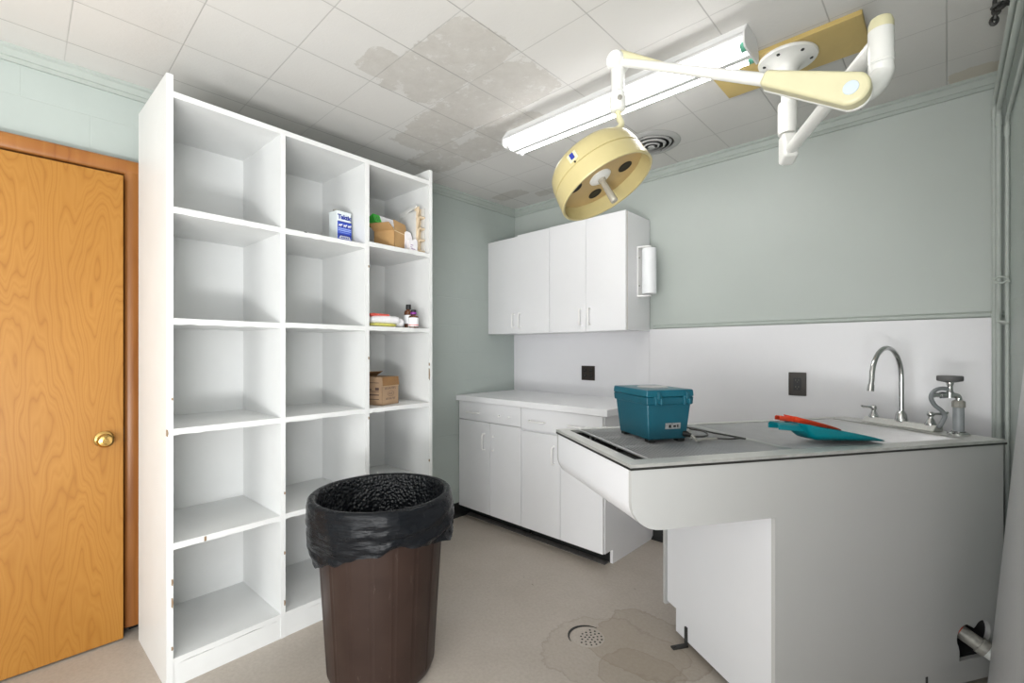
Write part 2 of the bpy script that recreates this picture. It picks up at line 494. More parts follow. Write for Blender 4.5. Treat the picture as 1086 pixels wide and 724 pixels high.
# ------------------------------------------------------------------ room
XL, XR, YB, YR, ZC = -2.685, .185, 2.89, -2.0, 2.44
def struct(name, mb, mat, label, bevel=0, cat=None):
    o = mb.build(name, mat, bevel=bevel)
    return tag(o, label, cat or name.split('_')[0], kind='structure')
struct('floor', MB().box(XL - .15, XR + .15, YR - .15, YB + .15, -.1, 0), M['floor'], 'worn beige grey concrete floor with tide-line stains')
struct('ceiling', MB().box(XL - .15, XR + .15, YR - .15, YB + .15, ZC, ZC + .1), M['ceiling'], 'square white ceiling tiles with peeling grey patches')
struct('wall_left', MB().box(XL - .15, XL, YR - .15, YB + .15, 0, ZC), M['wall_block'], 'pale green painted block wall behind the door and white shelving')
struct('wall_back', MB().box(XL, XR, YB, YB + .15, 0, ZC), M['wall_plaster'], 'pale green plaster wall above the white wall panelling')
W2Y0, W2Y1, W2Z0, W2Z1 = -1.60, -.05, .35, 2.1  # opening cut for the added side window
wrt = MB().box(XR, XR + .15, W2Y1, YB + .15, 0, ZC).box(XR, XR + .15, YR - .15, W2Y0, 0, ZC).box(XR, XR + .15, W2Y0, W2Y1, 0, W2Z0).box(XR, XR + .15, W2Y0, W2Y1, W2Z1, ZC)
struct('wall_right', wrt, M['wall_block'], 'pale green painted block wall behind the corner pipes')
wr = MB()
WX0, WX1, WZ0, WZ1 = -1.05, .10, .35, 2.2  # opening cut for the added rear window
wr.box(XL, WX0, YR - .15, YR, 0, ZC).box(WX1, XR, YR - .15, YR, 0, ZC).box(WX0, WX1, YR - .15, YR, 0, WZ0).box(WX0, WX1, YR - .15, YR, WZ1, ZC)
struct('wall_rear', wr, M['wall_plaster'], 'pale green wall behind the camera with an added opening for fill light')
w1 = thing('added_window_1', 'added white framed window for fill light in the rear wall', 'window', (WX0, YR, WZ0), kind='structure')  # unseen window, added only to carry fill light
wf = MB()
for (a, b, c, d) in ((WX0, WX0 + .05, WZ0, WZ1), (WX1 - .05, WX1, WZ0, WZ1), (WX0, WX1, WZ0, WZ0 + .05), (WX0, WX1, WZ1 - .05, WZ1), ((WX0 + WX1) / 2 - .025, (WX0 + WX1) / 2 + .025, WZ0, WZ1)):
    wf.box(a, b, YR - .1, YR - .04, c, d)
wf.build('added_window_frame', M['fix_white'], w1, world=True)

w2 = thing('added_window_2', 'added tall white framed window for fill light beside the camera', 'window', (XR, W2Y0, W2Z0), kind='structure')  # second unseen window, added as a place for side fill light
wf = MB()
for (a, b, c, d) in ((W2Y0, W2Y0 + .05, W2Z0, W2Z1), (W2Y1 - .05, W2Y1, W2Z0, W2Z1), (W2Y0, W2Y1, W2Z0, W2Z0 + .05), (W2Y0, W2Y1, W2Z1 - .05, W2Z1)):
    wf.box(XR + .06, XR + .1, a, b, c, d)
wf.build('added_window_frame', M['fix_white'], w2, world=True)

# cornice along three walls
prof = [(0, 0), (0, -.062), (.010, -.062), (.010, -.044), (.016, -.044), (.019, -.018), (.027, -.012), (.027, 0)]
def cornice(name, fn, d0, d1, label):
    struct(name, MB().prism(prof, fn, d0, d1), M['trim_paint'], label, cat='trim')
cornice('trim_1', lambda a, b, d: (XL + a, d, ZC + b), YR, YB, 'green stepped cornice above the wooden door and shelving')
cornice('trim_2', lambda a, b, d: (d, YB - a, ZC + b), XL, XR, 'green stepped cornice above the wall cabinets')
cornice('trim_3', lambda a, b, d: (XR - a, d, ZC + b), YR, YB, 'green stepped cornice above the corner pipes')
rp = [(0, 0), (0, .026), (.010, .026), (.018, .018), (.018, .006), (.012, 0)]
struct('trim_4', MB().prism(rp, lambda a, b, d: (d, YB - a, 1.387 + b), -1.42, XR), M['trim_paint'], 'green chair rail capping the white wall panel', cat='trim')
struct('trim_5', MB().box(XL + .001, -1.4475, YB - .012, YB, .10, 1.386), M['panel_white'], 'white wall panel between counter and wall cabinets', cat='trim')
struct('trim_6', MB().box(-1.446, XR - .02, YB - .012, YB, .10, 1.386), M['panel_white'], 'white wall panel behind the steel topped table', cat='trim')
cove = [(0, 0), (0, .10), (.006, .10), (.008, .02), (.03, .003), (.03, 0)]
struct('baseboard_left', MB().prism(cove, lambda a, b, d: (XL + a, d, b), .33, YB), M['black_vinyl'], 'black vinyl cove base at the block wall')
struct('baseboard_back', MB().prism(cove, lambda a, b, d: (d, YB - .012 - a, b), -1.42, XR), M['black_vinyl'], 'black vinyl cove base under the white wall panel')

# ------------------------------------------------------------------ door on the left wall
dr = thing('door_1', 'honey coloured plywood door with brass knob in dark stained casing', 'door', (XL, .3, 0), kind='structure')
D_T = 1.995
leaf = MB().box(-2.617, -2.574, -.62, .302, .008, D_T).build('door_leaf', M['door_wood'], dr, bevel=.003, world=True)
kb = (-2.574, .238, .872)
kn = MB(); kn.lathe([(0.033, 0), (.033, .004), (.029, .008), (.014, .012), (.012, .026), (.020, .034), (.0275, .046), (.0275, .056), (.021, .064), (.010, .066), (.009, .068), (0, .068)], kb, (1, 0, 0), 28)
kn.build('door_knob', M['brass'], leaf, world=True)
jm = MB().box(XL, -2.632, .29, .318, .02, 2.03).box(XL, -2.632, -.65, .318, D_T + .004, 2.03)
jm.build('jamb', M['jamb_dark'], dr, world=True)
half = [(0, 0)] + [(.028 + .012 * math.sin(math.pi * k / 8), .066 * (.5 - .5 * math.cos(math.pi * k / 8))) for k in range(0, 9)] + [(0, .066)]
cs = MB()
cs.prism(half, lambda a, b, d: (-2.648 + a, .308 + b, d), .032, 2.022 + .0)
cs.build('door_casing', M['casing_wood'], dr, world=True, sharp=50)
ch = MB(); ch.prism(half, lambda a, b, d: (-2.648 + a, d, 2.012 + b), -.7, .374)
ch.build('door_casing', M['casing_wood'], dr, world=True, sharp=50)
sp = MB().box(-2.63, -2.618, .303, .311, .845, .905); sp.build('strike_plate', M['dark_metal'], dr, world=True)

# ------------------------------------------------------------------ shelving
SH_A = R(2.23)
SH0 = Vector((-2.076, .385, 0))
shelf = thing('shelving_unit', 'tall white painted shelving unit of fifteen open cubbies with chipped edges', 'shelving unit', SH0, SH_A)
SHM = rotM(SH0, SH_A)
def SHP(x, y, z): return SHM @ Vector((x, y, z))
DEP = .455
ups = [(-.021, 0.0, 2.258), (.383, .403, 2.176), (.787, .812, 2.176), (1.190, 1.213, 2.262)]
chips = {0: [(.93, .022), (.38, .02), (.30, .03), (.14, .012), (1.06, .008)], 1: [(.14, .02), (.36, .012), (.62, .01)], 2: [(1.66, .01), (1.20, .012), (.90, .012)], 3: [(1.085, .055), (1.16, .014), (.62, .012)]}
for i, (a, b, top) in enumerate(ups):
    mb = MB().use(M['shelf_white']).box(-DEP, 0, a, b, 0, top)
    mb.use(M['chip'])
    for (z, hgt) in chips[i]:
        y0 = a if (i == 3 or int(z * 100) % 2) else b - .006
        mb.prism([(y0 - .0005, z), (y0 + .004, z - hgt * .2), (y0 + .0065, z + hgt * .4), (y0 + .0045, z + hgt), (y0 - .0005, z + hgt * 1.1)], lambda p, q, d: (d, p, q), -.003, .0006)
    mb.build('upright', None, shelf)
cols = [(0.0, .383), (.403, .787), (.812, 1.190)]
rows = [(1.774, 1.774, 1.790), (1.362, 1.365, 1.367), (.953, .953, .952), (.531, .534, .535), (.106, .106, .106)]
for r_, zz in enumerate(rows):
    for c_, (a, b) in enumerate(cols):
        mb = MB().use(M['shelf_white'])
        z = zz[c_]; n = 14
        # front edge slightly ragged along its underside
        pts_t = [(a + (b - a) * k / n, z) for k in range(n + 1)]
        pts_b = [(a + (b - a) * k / n, z - .024 + (random.random() * .004 if 0 < k < n else 0)) for k in range(n, -1, -1)]
        mb.prism(pts_t + pts_b, lambda p, q, d: (d, p, q), -DEP + .02, -.001)
        if r_ == 3 and c_ == 0:
            mb.use(M['chip']).box(-.006, 0.0, .098, .106, z - .022, z - .004)
        if r_ == 0 and c_ == 1:
            mb.use(M['gap_dark']).box(-.006, .0004, .485, .497, z - .002, z + .0015)
        mb.build('shelf_board', None, shelf, sharp=30)
MB().box(-DEP + .02, 0, 0, 1.19, 2.176, 2.198).build('top_panel', M['shelf_white'], shelf)
MB().box(-DEP + .005, -DEP + .02, 0, 1.19, .05, 2.198).build('back_panel', M['shelf_white'], shelf)
MB().box(-.022, -.002, 0, 1.19, 0, .082).build('kick_board', M['shelf_white'], shelf)

# ------------------------------------------------------------------ base cabinets
CF = 2.264       # front plane of doors
CBK = YB - .012
def d_pull(parent, x, y, z, length, vertical, name='pull', mat=None, proud=.026, up=False):
    p = MB(); L = length / 2; w = .0058
    if vertical: path = [(x, y, z - L), (x, y - proud * .8, z - L), (x, y - proud, z - L + .012), (x, y - proud, z + L - .012), (x, y - proud * .8, z + L), (x, y, z + L)]
    else: path = [(x - L, y, z), (x - L, y - proud * .8, z), (x - L + .012, y - proud, z), (x + L - .012, y - proud, z), (x + L, y - proud * .8, z), (x + L, y, z)]
    p.tube(path, w, 8)
    for e in (path[0], path[-1]):
        p.lathe([(0, 0), (.0075, 0), (.0075, -.003), (.004, -.005), (0, -.005)], e, (0, 1, 0), 10)
    return p.build(name, mat or M['pull'], parent, world=True, sharp=50)
def stub(parent, x, y, z):
    return MB().lathe([(0, 0), (.0075, 0), (.0075, -.006), (.004, -.012), (.0025, -.012), (0, -.0118)], (x, y, z), (0, 1, 0), 12).build('pull_stub', M['pull'], parent, world=True)

XM = -2.047; XE = -1.42
TK = 2.368
def carcass(root, x0, x1):
    mb = MB().use(M['laminate'])
    mb.box(x0, x1, CF + .019, CBK - .001, .082, .871)
    mb.use(M['black_vinyl']).box(x0, x1 - .02, TK, CBK - .001, 0, .082)
    if x1 > -1.5:
        mb.use(M['laminate']).box(x1 - .018, x1, TK, CBK - .001, 0, .082)
    mb.build('carcass', None, root, world=True)
bl = thing('base_cabinet', 'white base cabinet in the corner, its second door missing a pull', 'cabinet', (-2.36, 2.57, 0), group='base cabinets along the back wall')
carcass(bl, XL + .002, XM - .0005)
dw = MB().box(XL + .006, XM - .004, CF, CF + .018, .738, .868).build('drawer', M['laminate'], bl, bevel=.0015, world=True)
d_pull(dw, -2.515, CF, .795, .125, False)
stub(dw, -2.252, CF, .793); stub(dw, -2.158, CF, .792)
d = MB().box(XL + .006, -2.348, CF, CF + .018, .084, .733).build('door', M['laminate'], bl, bevel=.0015, world=True)
d_pull(d, -2.400, CF, .597, .112, True)
d = MB().box(-2.342, XM - .004, CF, CF + .018, .084, .733).build('door', M['laminate'], bl, bevel=.0015, world=True)
stub(d, -2.312, CF, .642); stub(d, -2.312, CF, .546)
MB().prism([(.0, 0), (.0, .006), (.012, .010), (.048, .003), (.048, 0)], lambda a, b, dd: (dd, TK - a, b), XL + .01, XM - .0005).build('toe_kick', M['grey_cove'], bl, world=True)

br = thing('base_cabinet', 'white base cabinet beside the steel topped table with two pulls on its wide drawer', 'cabinet', (-1.73, 2.57, 0), group='base cabinets along the back wall')
carcass(br, XM + .0005, XE)
dw = MB().box(XM + .003, XE - .003, CF - .002, CF + .018, .732, .868).build('drawer', M['laminate'], br, bevel=.0015, world=True)
d_pull(dw, -1.906, CF - .002, .79, .118, False); d_pull(dw, -1.592, CF - .002, .792, .118, False)
d = MB().box(XM + .003, -1.728, CF, CF + .018, .084, .718).build('door', M['laminate'], br, bevel=.0015, world=True)
d_pull(d, -1.772, CF, .595, .105, True)
d = MB().box(-1.724, XE - .003, CF, CF + .018, .084, .718).build('door', M['laminate'], br, bevel=.0015, world=True)
d_pull(d, -1.68, CF, .595, .105, True)
MB().prism([(.0, 0), (.0, .006), (.012, .010), (.048, .003), (.048, 0)], lambda a, b, dd: (dd, TK - a, b), XM + .0005, XE - .025).build('toe_kick', M['grey_cove'], br, world=True)

ct = MB().use(M['laminate']).box(XL + .002, -1.377, 2.236, CBK - .001, .8725, .913)
cto = ct.build('countertop', None, bevel=.003)
tag(cto, 'white laminate countertop over the base cabinets', 'countertop')

# ------------------------------------------------------------------ wall cabinets
UY = 2.563; UB = YB - .0005
def upper(x0, x1, xm, label, z0, z1, end):
    r = thing('wall_cabinet', label, 'cabinet', ((x0 + x1) / 2, (UY + UB) / 2, z0), group='wall cabinets above the counter')
    mb = MB().use(M['laminate']).box(x0, x1, UY + .0215, UB - .013, z0 + .004, z1 - .002)
    if end: mb.use(M['seam_tan']).box(x1 - .002, x1 - .0003, UY + .0185, UY + .0225, z0 + .004, z1 - .002)
    mb.build('carcass', None, r, world=True)
    a = MB().box(x0 + .002, xm - .0015, UY + (.006 if not end else 0), UY + .02, z0 + (.004 if not end else 0), z1 - (.008 if not end else 0)).build('door', M['laminate'], r, bevel=.0015, world=True)
    b = MB().box(xm + .0015, x1 - .001, UY, UY + .018, z0, z1).build('door', M['laminate'], r, bevel=.0015, world=True)
    d_pull(a, xm - .036, UY + (.006 if not end else 0), z0 + .098, .104, True)
    d_pull(b, xm + .034, UY, z0 + .098, .104, True)
    return r
upper(XL + .002, -2.0495, -2.36, 'white double door wall cabinet in the corner beside the block wall', 1.371, 2.112, False)
upper(-2.0485, -1.446, -1.742, 'white double door wall cabinet with the towel holder on its side', 1.371, 2.115, True)

# towel holder on the cabinet side
th = thing('towel_holder', 'white plastic paper towel holder on the wall cabinet side', 'towel holder', (-1.446, 2.74, 1.585))
TX = -1.446
MB().box(TX + .0005, TX + .006, 2.706, 2.775, 1.588, 1.912).build('back_plate', M['pull'], th, bevel=.002, world=True)
for z in (1.588, 1.902):
    MB().prism([(0, 0), (.065, .018), (.075, .035), (.065, .052), (0, .069)], lambda a, b, dd: (TX + .004 + a, 2.706 + b, dd), z, z + .010).build('end_arm', M['pull'], th, bevel=.0015, world=True)
for z in (1.66, 1.84):
    MB().lathe([(0, 0), (.006, 0), (.005, .003), (0, .003)], (TX + .006, 2.722, z), (1, 0, 0), 10).build('screw', M['fitting'], th, world=True)
trl = MB().lathe([(.018, 0), (.044, 0), (.045, .001), (.045, .286), (.044, .288), (.018, .288), (.018, .27)], (TX + .066, 2.741, 1.605), (0, 0, 1), 32)
trl.build('paper_towel_roll', M['label_white'])
tr_o = bpy.data.objects['paper_towel_roll']; tag(tr_o, 'white paper towel roll in the holder on the wall cabinet', 'paper towel roll')

# ------------------------------------------------------------------ outlets
o1 = thing('power_outlet', 'square dark brown double outlet above the white counter', 'outlet', (-1.93, YB - .012, 1.078), group='dark brown outlets on the white panel')
PY = YB - .012
MB().box(-1.990, -1.874, PY - .006, PY - .0003, 1.025, 1.132).build('cover_plate', M['brown_plate'], o1, bevel=.002, world=True)
for x in (-1.959, -1.905):
    for z in (1.058, 1.099):
        s_ = MB().use(M['black_socket']).lathe([(0, 0), (.0155, 0), (.015, -.0035), (0, -.0035)], (x, PY - .006, z), (0, 1, 0), 16)
        s_.use(M['socket_mark']).box(x - .007, x - .005, PY - .0102, PY - .0092, z - .002, z + .007).box(x + .005, x + .007, PY - .0102, PY - .0092, z - .002, z + .007)
        s_.build('socket', None, o1, world=True)
o2 = thing('power_outlet', 'upright dark brown outlet above the steel table top', 'outlet', (-.588, YB - .012, 1.06), group='dark brown outlets on the white panel')
cx2 = -.588
MB().box(cx2 - .042, cx2 + .042, PY - .007, PY - .0003, 1.000, 1.126).build('cover_plate', M['brown_plate'], o2, bevel=.003, world=True)
f_ = MB().use(M['black_socket']).box(cx2 - .018, cx2 + .018, PY - .0095, PY - .006, 1.029, 1.097)
f_.use(M['socket_mark'])
for z in (1.080, 1.044):
    f_.box(cx2 - .008, cx2 - .0055, PY - .0102, PY - .0094, z, z + .009).box(cx2 + .0055, cx2 + .008, PY - .0102, PY - .0094, z, z + .009)
    f_.box(cx2 - .002, cx2 + .002, PY - .0102, PY - .0094, z - .008, z - .004)
f_.build('socket', None, o2, world=True)

# ------------------------------------------------------------------ treatment table
TA = Vector((-.673, 1.225, 0)); TR = R(57.6)
TM = rotM(TA, TR)
def TP(s, t, z): return TM @ Vector((s, t, z))
tb = thing('treatment_table', 'white wet table with stainless steel top standing askew in the corner', 'table', TA, TR)
TL, TW, TZ = 1.545, .635, .908
UZ = .707; RC = .10
arc = [(RC - RC * math.sin(math.pi / 2 * k / 8) , UZ + RC * .86 * (1 - math.cos(math.pi / 2 * k / 8))) for k in range(0, 9)]  # from bottom to left
arc = [(RC * (1 - math.sin(math.pi / 2 * k / 8)), UZ + .088 * (1 - math.cos(math.pi / 2 * k / 8))) for k in range(0, 9)]
S0 = .509
# heart-shaped pipe hole that opens to the bottom edge
heart = [(1.318, .104), (1.318, .150)]
c1, c2, hr = (1.353, .194), (1.434, .200), .048
for k in range(0, 11):
    a = R(215 - k * (215 - 38) / 10); heart.append((c1[0] + hr * math.cos(a), c1[1] + hr * math.sin(a)))
for k in range(0, 11):
    a = R(142 - k * (142 + 30) / 10); heart.append((c2[0] + hr * .9 * math.cos(a), c2[1] + hr * .98 * math.sin(a)))
heart += [(1.455, .150), (1.455, .104)]
front = [(0, .890)] + [(p[0], p[1]) for p in arc[::-1]] + [(S0, UZ), (S0, .104)] + heart + [(TL, .104), (TL, .890)]
def panel_local(name, poly, t0, t1, mat, bevel=.0):
    bm = bmesh.new()
    a = [bm.verts.new((p[0], t0, p[1])) for p in poly]; b = [bm.verts.new((p[0], t1, p[1])) for p in poly]
    n = len(poly)
    fa = bm.faces.new(a); fb = bm.faces.new(b[::-1])
    for i in range(n): bm.faces.new([a[i], b[i], b[(i + 1) % n], a[(i + 1) % n]])
    m = MB(); m.bm.free(); m.bm = bm
    return m.build(name, mat, tb, sharp=30)
panel_local('front_panel', front, 0, .016, M['table_shaded'])
panel_local('back_panel', [(0, .890)] + [(p[0], p[1]) for p in arc[::-1]] + [(S0, UZ), (S0, .104), (TL, .104), (TL, .890)], TW - .016, TW, M['table_shaded'])
# bent steel end of the tub: down the end, round the corner, along the underside
shell = MB()
outer = [(0, .890)] + [(p[0], p[1]) for p in arc[::-1]] + [(S0 + .02, UZ)]
inner = [(S0 + .02, UZ + .012)] + [(p[0] + .012, p[1] + .010) for p in arc] + [(.012, .890)]
shell.prism(outer + inner, lambda a, b, d_: (a, d_, b), .016, TW - .016)
shell.build('tub_shell', M['table_white'], tb, sharp=40)
MB().box(S0, S0 + .016, .016, .602, .128, UZ + .01).build('pedestal_panel', M['table_white'], tb)
MB().box(TL - .016, TL, .016, TW - .016, .104, .89).build('end_panel', M['table_shaded'], tb)
MB().box(1.16, TL - .018, .112, .118, .02, .42).box(TL - .0215, TL - .0175, .017, .118, .02, .42).build('cavity_shade', M['gap_dark'], tb)  # dark sheets added behind the hole, shade of the cavity as colour
pl = MB().use(M['table_white']).box(S0 + .010, S0 + .026, .010, .552, .022, .127)
pl.use(M['table_shaded']).box(S0 + .010, TL - .01, .010, .026, .022, .1035)
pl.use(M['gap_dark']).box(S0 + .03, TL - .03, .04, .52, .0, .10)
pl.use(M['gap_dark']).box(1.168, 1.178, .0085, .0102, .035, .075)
pl.build('plinth', None, tb)
fb = MB().box(S0 + .002, S0 + .010, .468, .482, .006, .082).box(S0 - .060, S0 + .010, .464, .486, 0.001, .008)
fb.lathe([(0, 0), (.006, 0), (.006, .004), (0, .004)], (S0 - .045, .475, .008), (0, 0, 1), 8)
fb.build('floor_bracket', M['dark_metal'], tb, bevel=.001)
# rim of the top with its drop edge, sink deck and tub inside
G0, G1, GT0, GT1 = .042, 1.44, .056, .602
rim = MB()
for (a, b, c, d_) in ((-.004, G0, -.004, TW + .002), (G1, TL + .012, -.004, TW + .002), (G0, G1, -.004, GT0), (G0, G1, GT1, TW + .002)):
    rim.box(a, b, c, d_, .896, TZ)
rim.build('steel_rim', M['steel'], tb)
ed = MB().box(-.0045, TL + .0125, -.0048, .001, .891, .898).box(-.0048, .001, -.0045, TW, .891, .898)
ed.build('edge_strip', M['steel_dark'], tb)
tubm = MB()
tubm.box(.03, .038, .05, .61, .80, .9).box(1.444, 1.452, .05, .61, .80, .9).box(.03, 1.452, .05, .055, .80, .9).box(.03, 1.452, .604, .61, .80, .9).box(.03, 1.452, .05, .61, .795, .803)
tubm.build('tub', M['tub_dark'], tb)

# grates: two wire racks side by side
def grate(name, s0, s1, label):
    g = thing(name, label, 'grate', TP((s0 + s1) / 2, (GT0 + GT1) / 2, .895), TR, group='wire grates over the tub')
    fr = MB()
    for t in (GT0 + .006, .27, .45, GT1 - .010):
        fr.tube([TP(s0, t, .899), TP(s1, t, .899)], .0042, 8)
    fr.tube([TP(s0, GT0 + .003, .904), TP(s0, GT1 - .006, .904)], .0048, 8)
    fr.tube([TP(s1, GT0 + .003, .904), TP(s1, GT1 - .006, .904)], .0040, 8)
    # short feet that rest on the tub floor
    for s in (s0 + .03, s1 - .03):
        for t in (.08, .56):
            fr.tube([TP(s, t, .898), TP(s, t, .8035)], .004, 8)
    fr.build('frame', M['wire_frame'], g, world=True)
    wb = MB(); n = int(round((s1 - s0) / .0127))
    for k in range(1, n):
        s = s0 + (s1 - s0) * k / n
        wb.tube([TP(s, GT0 - .004, .9045), TP(s, GT1 - .008, .9045)], .0020, 6)
    wb.build('wires', M['wire'], g, world=True)
grate('wire_grate', .090, .625, 'wire grate under the teal lidded box')
grate('wire_grate', .636, 1.405, 'wire grate under the teal and orange scoops')

# ------------------------------------------------------------------ teal box with lid
bxR = TR
bx = thing('lidded_box', 'teal plastic box with latched lid and trailing cord on the table grate', 'box', TP(.292, .374, .909), bxR)
def taper(mb, s0, s1, t0, t1, z0, z1, k0, k1):
    c = (0, 0)
    pts = []
    for z, k in ((z0, k0), (z1, k1)):
        pts += [(s0 - k, t0 - k, z), (s1 + k, t0 - k, z), (s1 + k, t1 + k, z), (s0 - k, t1 + k, z)]
    return mb.hexa(pts)
bm_ = MB(); taper(bm_, -.078, .078, -.108, .108, .010, .142, 0, .012)
bm_.build('body', M['teal'], bx, bevel=.006, seg=3)
for (x, y) in ((-.06, -.09), (.06, -.09), (.06, .09), (-.06, .09)):
    MB().box(x - .014, x + .014, y - .014, y + .014, 0.0005, .012).build('rubber_foot', M['black'], bx)
rm = MB(); taper(rm, -.088, .088, -.120, .120, .138, .166, .006, .008)
rm.build('rim', M['teal'], bx, bevel=.004)
ld = MB(); taper(ld, -.088, .088, -.120, .120, .1665, .192, .009, .007)
ldo = ld.build('lid', M['teal_light'], bx, bevel=.005, seg=3)
wn = MB(); wn.lathe([(0, 0), (.058, 0), (.055, .003), (0, .003)], (.01, .01, .192), (0, 0, 1), 28)
wn.build('lid_window', M['grey_window'], ldo)
for x in (-.052, .064):
    lt = MB().box(x - .014, x + .014, -.134, -.126, .143, .170).box(x - .005, x + .005, -.138, -.127, .160, .184).box(x - .014, x - .007, -.138, -.128, .139, .161).box(x + .007, x + .014, -.138, -.128, .139, .161)
    lt.build('latch', M['teal_light'], bx, bevel=.0015)
pm = MB().use(M['plate_metal']).hexa([(-.012, -.1125, .048), (.050, -.1125, .048), (.050, -.105, .048), (-.012, -.105, .048), (-.012, -.1150, .070), (.050, -.1150, .070), (.050, -.107, .070), (-.012, -.107, .070)])
pm.use(M['black']).box(.002, .010, -.1158, -.1125, .053, .064).box(.020, .030, -.1158, -.1125, .055, .062).box(.036, .040, -.1158, -.1125, .054, .064)
pm.build('switch_plate', None, bx)
co = MB().use(M['black']).lathe([(.011, 0), (.011, .012), (.006, .022), (.005, .03), (0, .03)], (.068, -.109, .028), (.4, -1, 0), 12)
co.use(M['cable_pale']).tube(smooth_path([(.079, -.135, .028), (.092, -.145, .012), (.11, -.135, .005), (.15, -.115, .005), (.20, -.12, .005)]), .0045, 8)
co.use(M['cable']).tube(smooth_path([(.20, -.12, .006), (.24, -.14, .006), (.29, -.13, .005), (.305, -.145, .005)]), .0035, 8)
co.tube(smooth_path([(.305, -.145, .005), (.285, -.10, .007), (.25, -.02, .010), (.20, .03, .02), (.15, .035, .024), (.11, -.01, .02), (.105, -.07, .012), (.14, -.10, .012), (.19, -.08, .012), (.215, -.02, .016), (.19, .03, .018)]), .0035, 8)
co.use(M['cable_pale']).tube(smooth_path([(.10, -.11, .006), (.13, -.06, .014), (.165, -.01, .018), (.185, .02, .014)]), .003, 8)
co.build('cord', None, bx, sharp=60)

# ------------------------------------------------------------------ scoops on the grate
def scoop(name, label, mat, mtx, L, W, hgt, hand, cat='scoop', grp='plastic scoops on the table'):
    r = bpy.data.objects.new(name, None); COL.objects.link(r); r.matrix_basis = mtx
    tag(r, label, cat, grp)
    n = 14; m = 11; P = MB()
    # pan: shallow trough, deep at the handle end and flat at the lip
    def pt(i, j, thick=0):
        u = i / (n - 1); v = j / (m - 1) * 2 - 1
        x = L * u; w = W * .5 * (.72 + .28 * min(1, u * 1.6))
        hh = hgt * (1 - u) ** .75 * .95 + .004
        edge = max(0, abs(v) - .72) / .28
        back = max(0, .14 - u) / .14
        z = .004 + .012 * back * 0 + hh * max(edge ** 1.3, back ** 1.2)
        bulge = .012 * math.sin(math.pi * min(1, u * 1.2)) * 0
        return (x - .02 * back * 0, w * v, z + bulge)
    P.grid(lambda i, j: pt(i, j), n, m)
    pan = P.build('pan', mat, r, solid=.003, sub=1)
    hd = MB()
    hw = W * .16
    sec = [(-hw, 0), (-hw, hgt * .30), (-hw * .6, hgt * .42), (hw * .6, hgt * .42), (hw, hgt * .30), (hw, 0), (hw - .004, 0), (hw - .004, hgt * .26), (hw * .5, hgt * .36), (-hw * .5, hgt * .36), (-hw + .004, hgt * .26), (-hw + .004, 0)]
    hd.prism(sec, lambda a, b, d_: (d_, a, hgt * .58 + b + (-d_) * .05), -hand, .02)
    hd.build('handle', mat, r, bevel=.001)
    return r
def TMm(s, t, z, rz=0, ry=0, rx=0): return TM @ rotM((s, t, z), rz, rx, ry)
scoop('plastic_scoop', 'teal plastic scoop lying on the steel grate', M['teal_scoop'], TMm(.735, .150, .9205, R(-4), R(2.0)), .305, .17, .058, .085)
scoop('plastic_scoop', 'orange-red plastic scoop lying on the teal scoop', M['orange'], TMm(.745, .185, .957, R(-8), R(4.5)), .18, .095, .040, .045)

# ------------------------------------------------------------------ tap
FS = 1.502
fc = thing('sink_faucet', 'chrome gooseneck faucet with two lever handles on the table deck', 'faucet', TP(FS, .33, TZ), TR)
b_ = MB(); b_.prism([(-.030, 0), (.026, 0), (.026, .022), (-.014, .026), (-.030, .004)], lambda a, b, d_: (FS + a, d_, TZ + .0003 + b), .185, .485)
bo = MB(); 
b_.bm.transform(TM)
b_.build('deck_plate', M['steel'], fc, bevel=.003, world=True)
sy = .33; z0 = TZ + .024
co_ = MB().lathe([(.024, 0), (.024, .006), (.022, .012), (.020, .030), (.013, .042), (.010, .046), (0, .046)], TP(FS, sy, z0), (0, 0, 1), 20)
co_.build('spout_base', M['chrome'], fc, world=True)
Rg = .128; zs = 1.126
path = [TP(FS, sy, z0 + .04), TP(FS, sy, zs - .08), TP(FS, sy, zs)]
gd = (TP(1, .25, 0) - TP(0, 0, 0)); gdir = Vector((-gd.x, -gd.y, 0)).normalized()
cc = TP(FS, sy, zs) + gdir * Rg
for k in range(1, 17):
    a = math.pi * k / 16 * 1.0
    path.append(cc - gdir * (Rg * math.cos(a)) + Vector((0, 0, Rg * math.sin(a))))
endp = path[-1] + gdir * .006 + Vector((0, 0, -.028)); path.append(endp)
spt = MB().tube(path, .0098, 14)
spt.build('spout', M['chrome'], fc, world=True, sharp=60)
MB().tube([endp + Vector((0, 0, .004)), endp + gdir * .005 + Vector((0, 0, -.024))], [.0115, .0128], 14).build('aerator', M['chrome'], fc, world=True, sharp=60)
def handle(t, dirv, ln):
    base = TP(FS, t, z0 - .001)
    hm = MB().lathe([(.020, 0), (.020, .006), (.017, .012), (.013, .022), (.0085, .030), (.0085, .036), (.0125, .040), (.0125, .052), (.008, .056), (0, .056)], base, (0, 0, 1), 18)
    dv = Vector(dirv).normalized(); st = base + Vector((0, 0, .046))
    hm.tube([st, st + dv * ln * .3 + Vector((0, 0, .002)), st + dv * ln * .8 + Vector((0, 0, .004)), st + dv * ln + Vector((0, 0, .010))], [.0062, .0055, .0068, .004], 10)
    hm.build('lever_handle', M['chrome'], fc, world=True, sharp=50)
Ud = (TP(1, 0, 0) - TP(0, 0, 0)); Vd = (TP(0, 1, 0) - TP(0, 0, 0))
handle(.452, -Ud * .9 + Vd * .25, .058)
handle(.215, Ud * .75 - Vd * .55, .058)

